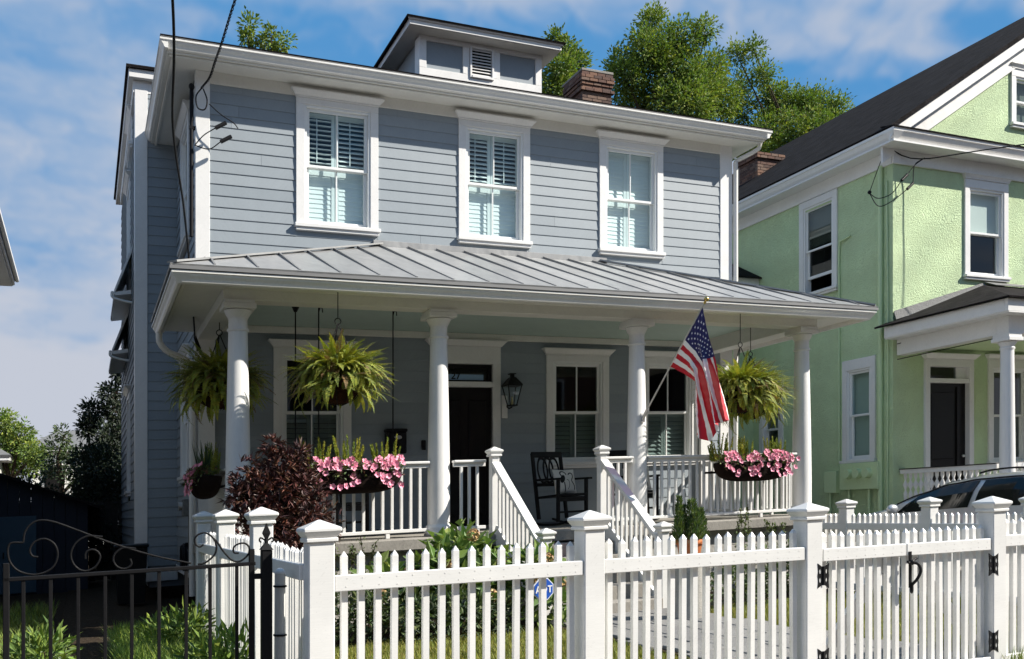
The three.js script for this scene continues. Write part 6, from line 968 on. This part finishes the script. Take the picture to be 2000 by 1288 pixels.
// ---------- service cables ----------
{
  const c1 = thing('service_cable', 'black cable dropping from the street to the porch eave at the left', 'cable', [-0.07, 3.72, 0.45]); part(c1, 'cable', tube([[-1.2, 2.5, 9.0], [-0.75, 1.48, 5.77], [-0.62, 1.15, 4.2], [-0.38, 0.88, 2.64], [-0.16, 0.35, 1.2], [0, 0.0, 0]], 0.011, 60, 6), M.wire); part(c1, 'anchor', merge([rod([0, 0.02, 0], [0.06, -0.12, -0.1], 0.02, 0.03, 8), rod([0.06, -0.1, -0.1], [0.07, -0.1, -0.36], 0.016, 0.016, 6)]), M.iron);
  const c2 = thing('service_drop', 'twisted black service cable running to the upper left house corner', 'cable', [0.1, 7.3, 0.12]);
  const pts = [[0.6, 1.3, 5.2], [0.12, 0.17, 1.96], [0.1, 0.12, 1.5], [0.08, 0.06, 1.06], [0.07, 0.08, 0.51], [0.03, -0.02, 0.2], [-0.05, -0.09, 0.02]];
  for (const k of [0, 1, 2]) part(c2, 'strand', tube(new THREE.CatmullRomCurve3(pts.map((p) => V(...p))).getPoints(60).map((p, i) => [p.x + 0.012 * Math.cos(i * 1.1 + k * 2.1), p.y + 0.012 * Math.sin(i * 1.1 + k * 2.1), p.z]), 0.007, 160, 5), M.wire);
  part(c2, 'loop', tube([[-0.05, -0.09, 0.02], [-0.12, -0.2, -0.02], [-0.1, -0.36, 0.0], [-0.01, -0.38, 0.02], [0.02, -0.25, 0.02], [-0.03, -0.1, 0.02]], 0.01, 40, 6), M.wire);
  part(c2, 'lead', tube([[0.05, -0.3, 0.02], [0.2, -0.45, 0.08], [0.36, -0.55, 0.1], [0.42, -0.62, 0.1]], 0.008, 20, 5), M.wire);
  for (const [x, y] of [[0.17, -0.6], [0.24, -0.78]]) { part(c2, 'splice', rod([x - 0.05, y - 0.05, 0.1], [x + 0.09, y + 0.04, 0.1], 0.028, 0.028, 10), M.black); part(c2, 'lead', tube([[x - 0.05, y - 0.05, 0.1], [x - 0.2, y - 0.16, 0.08], [-0.14, -0.88, 0.0]], 0.008, 14, 5), M.wire); }
  const w = thing('service_mast', 'dark conduit mast running down the upper left house corner', 'conduit', [-0.07, 5.2, 0.0]); part(w, 'mast', rod([0, 0, 0], [0, 2.05, 0], 0.026, 0.026, 12), M.wire); part(w, 'weatherhead', new THREE.SphereGeometry(0.04, 14, 10).scale(1, 1.1, 1.2), M.wire, [0, 2.06, 0.02]); part(w, 'strap', B(0.12, 0.04, 0.05), M.iron, [0.03, 1.5, 0]);
  const d = thing('service_drop', 'black service cable running to the corner of the green house', 'cable', [11.75, 6.7, 0.95]);
  part(d, 'cable', tube([[8.5, 1.6, 6.0], [4.5, 0.9, 2.6], [1.5, 0.62, 0.7], [0.55, 0.55, 0.2], [-0.02, 0.75, 0.06]], 0.012, 60, 6), M.wire);
  for (const y of [0.0, -0.14]) { part(d, 'splice', rod([0.2 - y, 0.12 + y, 0.2], [0.34 - y, 0.24 + y, 0.2], 0.026, 0.026, 10), M.black); part(d, 'lead', tube([[0.34 - y, 0.24 + y, 0.2], [0.5, 0.42, 0.22], [0.7, 0.56, 0.26]], 0.008, 14, 5), M.wire); part(d, 'lead', tube([[0.2 - y, 0.12 + y, 0.2], [0.05, -0.1 + y, 0.12], [-0.1, -0.15 + y, -0.05], [-0.16, -0.02, -0.2]], 0.008, 20, 5), M.wire); }
  part(d, 'weatherhead', new THREE.SphereGeometry(0.035, 14, 10), M.wire, [-0.16, 0.0, -0.2]); part(d, 'lead', tube([[-0.16, 0.0, -0.2], [-0.06, 0.4, -0.1], [-0.02, 0.75, 0.06]], 0.007, 16, 5), M.wire);
  [[0, 'upper'], [0.28, 'lower']].forEach(([y, n], i) => { const k = thing('phone_cable', `${n} thin cable crossing the green house porch beam`, 'cable', [11.95, 3.9 - y, 1.05], 'thin cables over the green porch'); part(k, 'cable', tube([[0, 0, 0], [1.2, 0.35 - 0.1 * i, 1.9], [3.0, 0.75 - 0.1 * i, 3.6], [7, 1.5, 7]], 0.008, 40, 5), M.wire); });
}

// ---------- set everything on the grade of the street ----------
{
  scene.updateMatrixWorld(true);
  const wx = new Map(), baked = new Map();
  scene.traverse((o) => wx.set(o, { x: o.matrixWorld.elements[12], m: new THREE.Matrix3().setFromMatrix4(o.matrixWorld), q: o.getWorldQuaternion(new THREE.Quaternion()) }));
  const place = (o, px, pq) => {
    const w = wx.get(o), lift = new THREE.Vector3(0, GRADE * (w.x - px), 0); if (pq) lift.applyQuaternion(pq.clone().invert()); o.position.add(lift);
    if (o.isMesh && !o.isInstancedMesh) {
      const e = w.m.elements, key = o.geometry.uuid + e.map((v) => v.toFixed(4)).join();
      if (!baked.has(key)) {
        if (!o.geometry.boundingBox) o.geometry.computeBoundingBox(); const b = o.geometry.boundingBox, sx = Math.abs(e[0]) * (b.max.x - b.min.x) + Math.abs(e[3]) * (b.max.y - b.min.y) + Math.abs(e[6]) * (b.max.z - b.min.z), far = Math.max(Math.abs(b.max.x), Math.abs(b.min.x), Math.abs(b.max.z), Math.abs(b.min.z));
        let g = o.geometry;
        if (sx > 0.12 || far > 0.12) { g = g.clone(); const p = g.attributes.position, inv = w.m.clone().invert(), v = new THREE.Vector3(); for (let i = 0; i < p.count; i++) { v.fromBufferAttribute(p, i).applyMatrix3(w.m); v.y += GRADE * v.x; v.applyMatrix3(inv); p.setXYZ(i, v.x, v.y, v.z); } g.boundingBox = g.boundingSphere = null; }
        baked.set(key, g);
      }
      o.geometry = baked.get(key);
    }
    for (const c of [...o.children]) place(c, w.x, w.q);
  };
  for (const o of scene.children) if (!o.isLight && !o.isCamera && o.name) place(o, 0, null);
}
renderer.render(scene, camera);
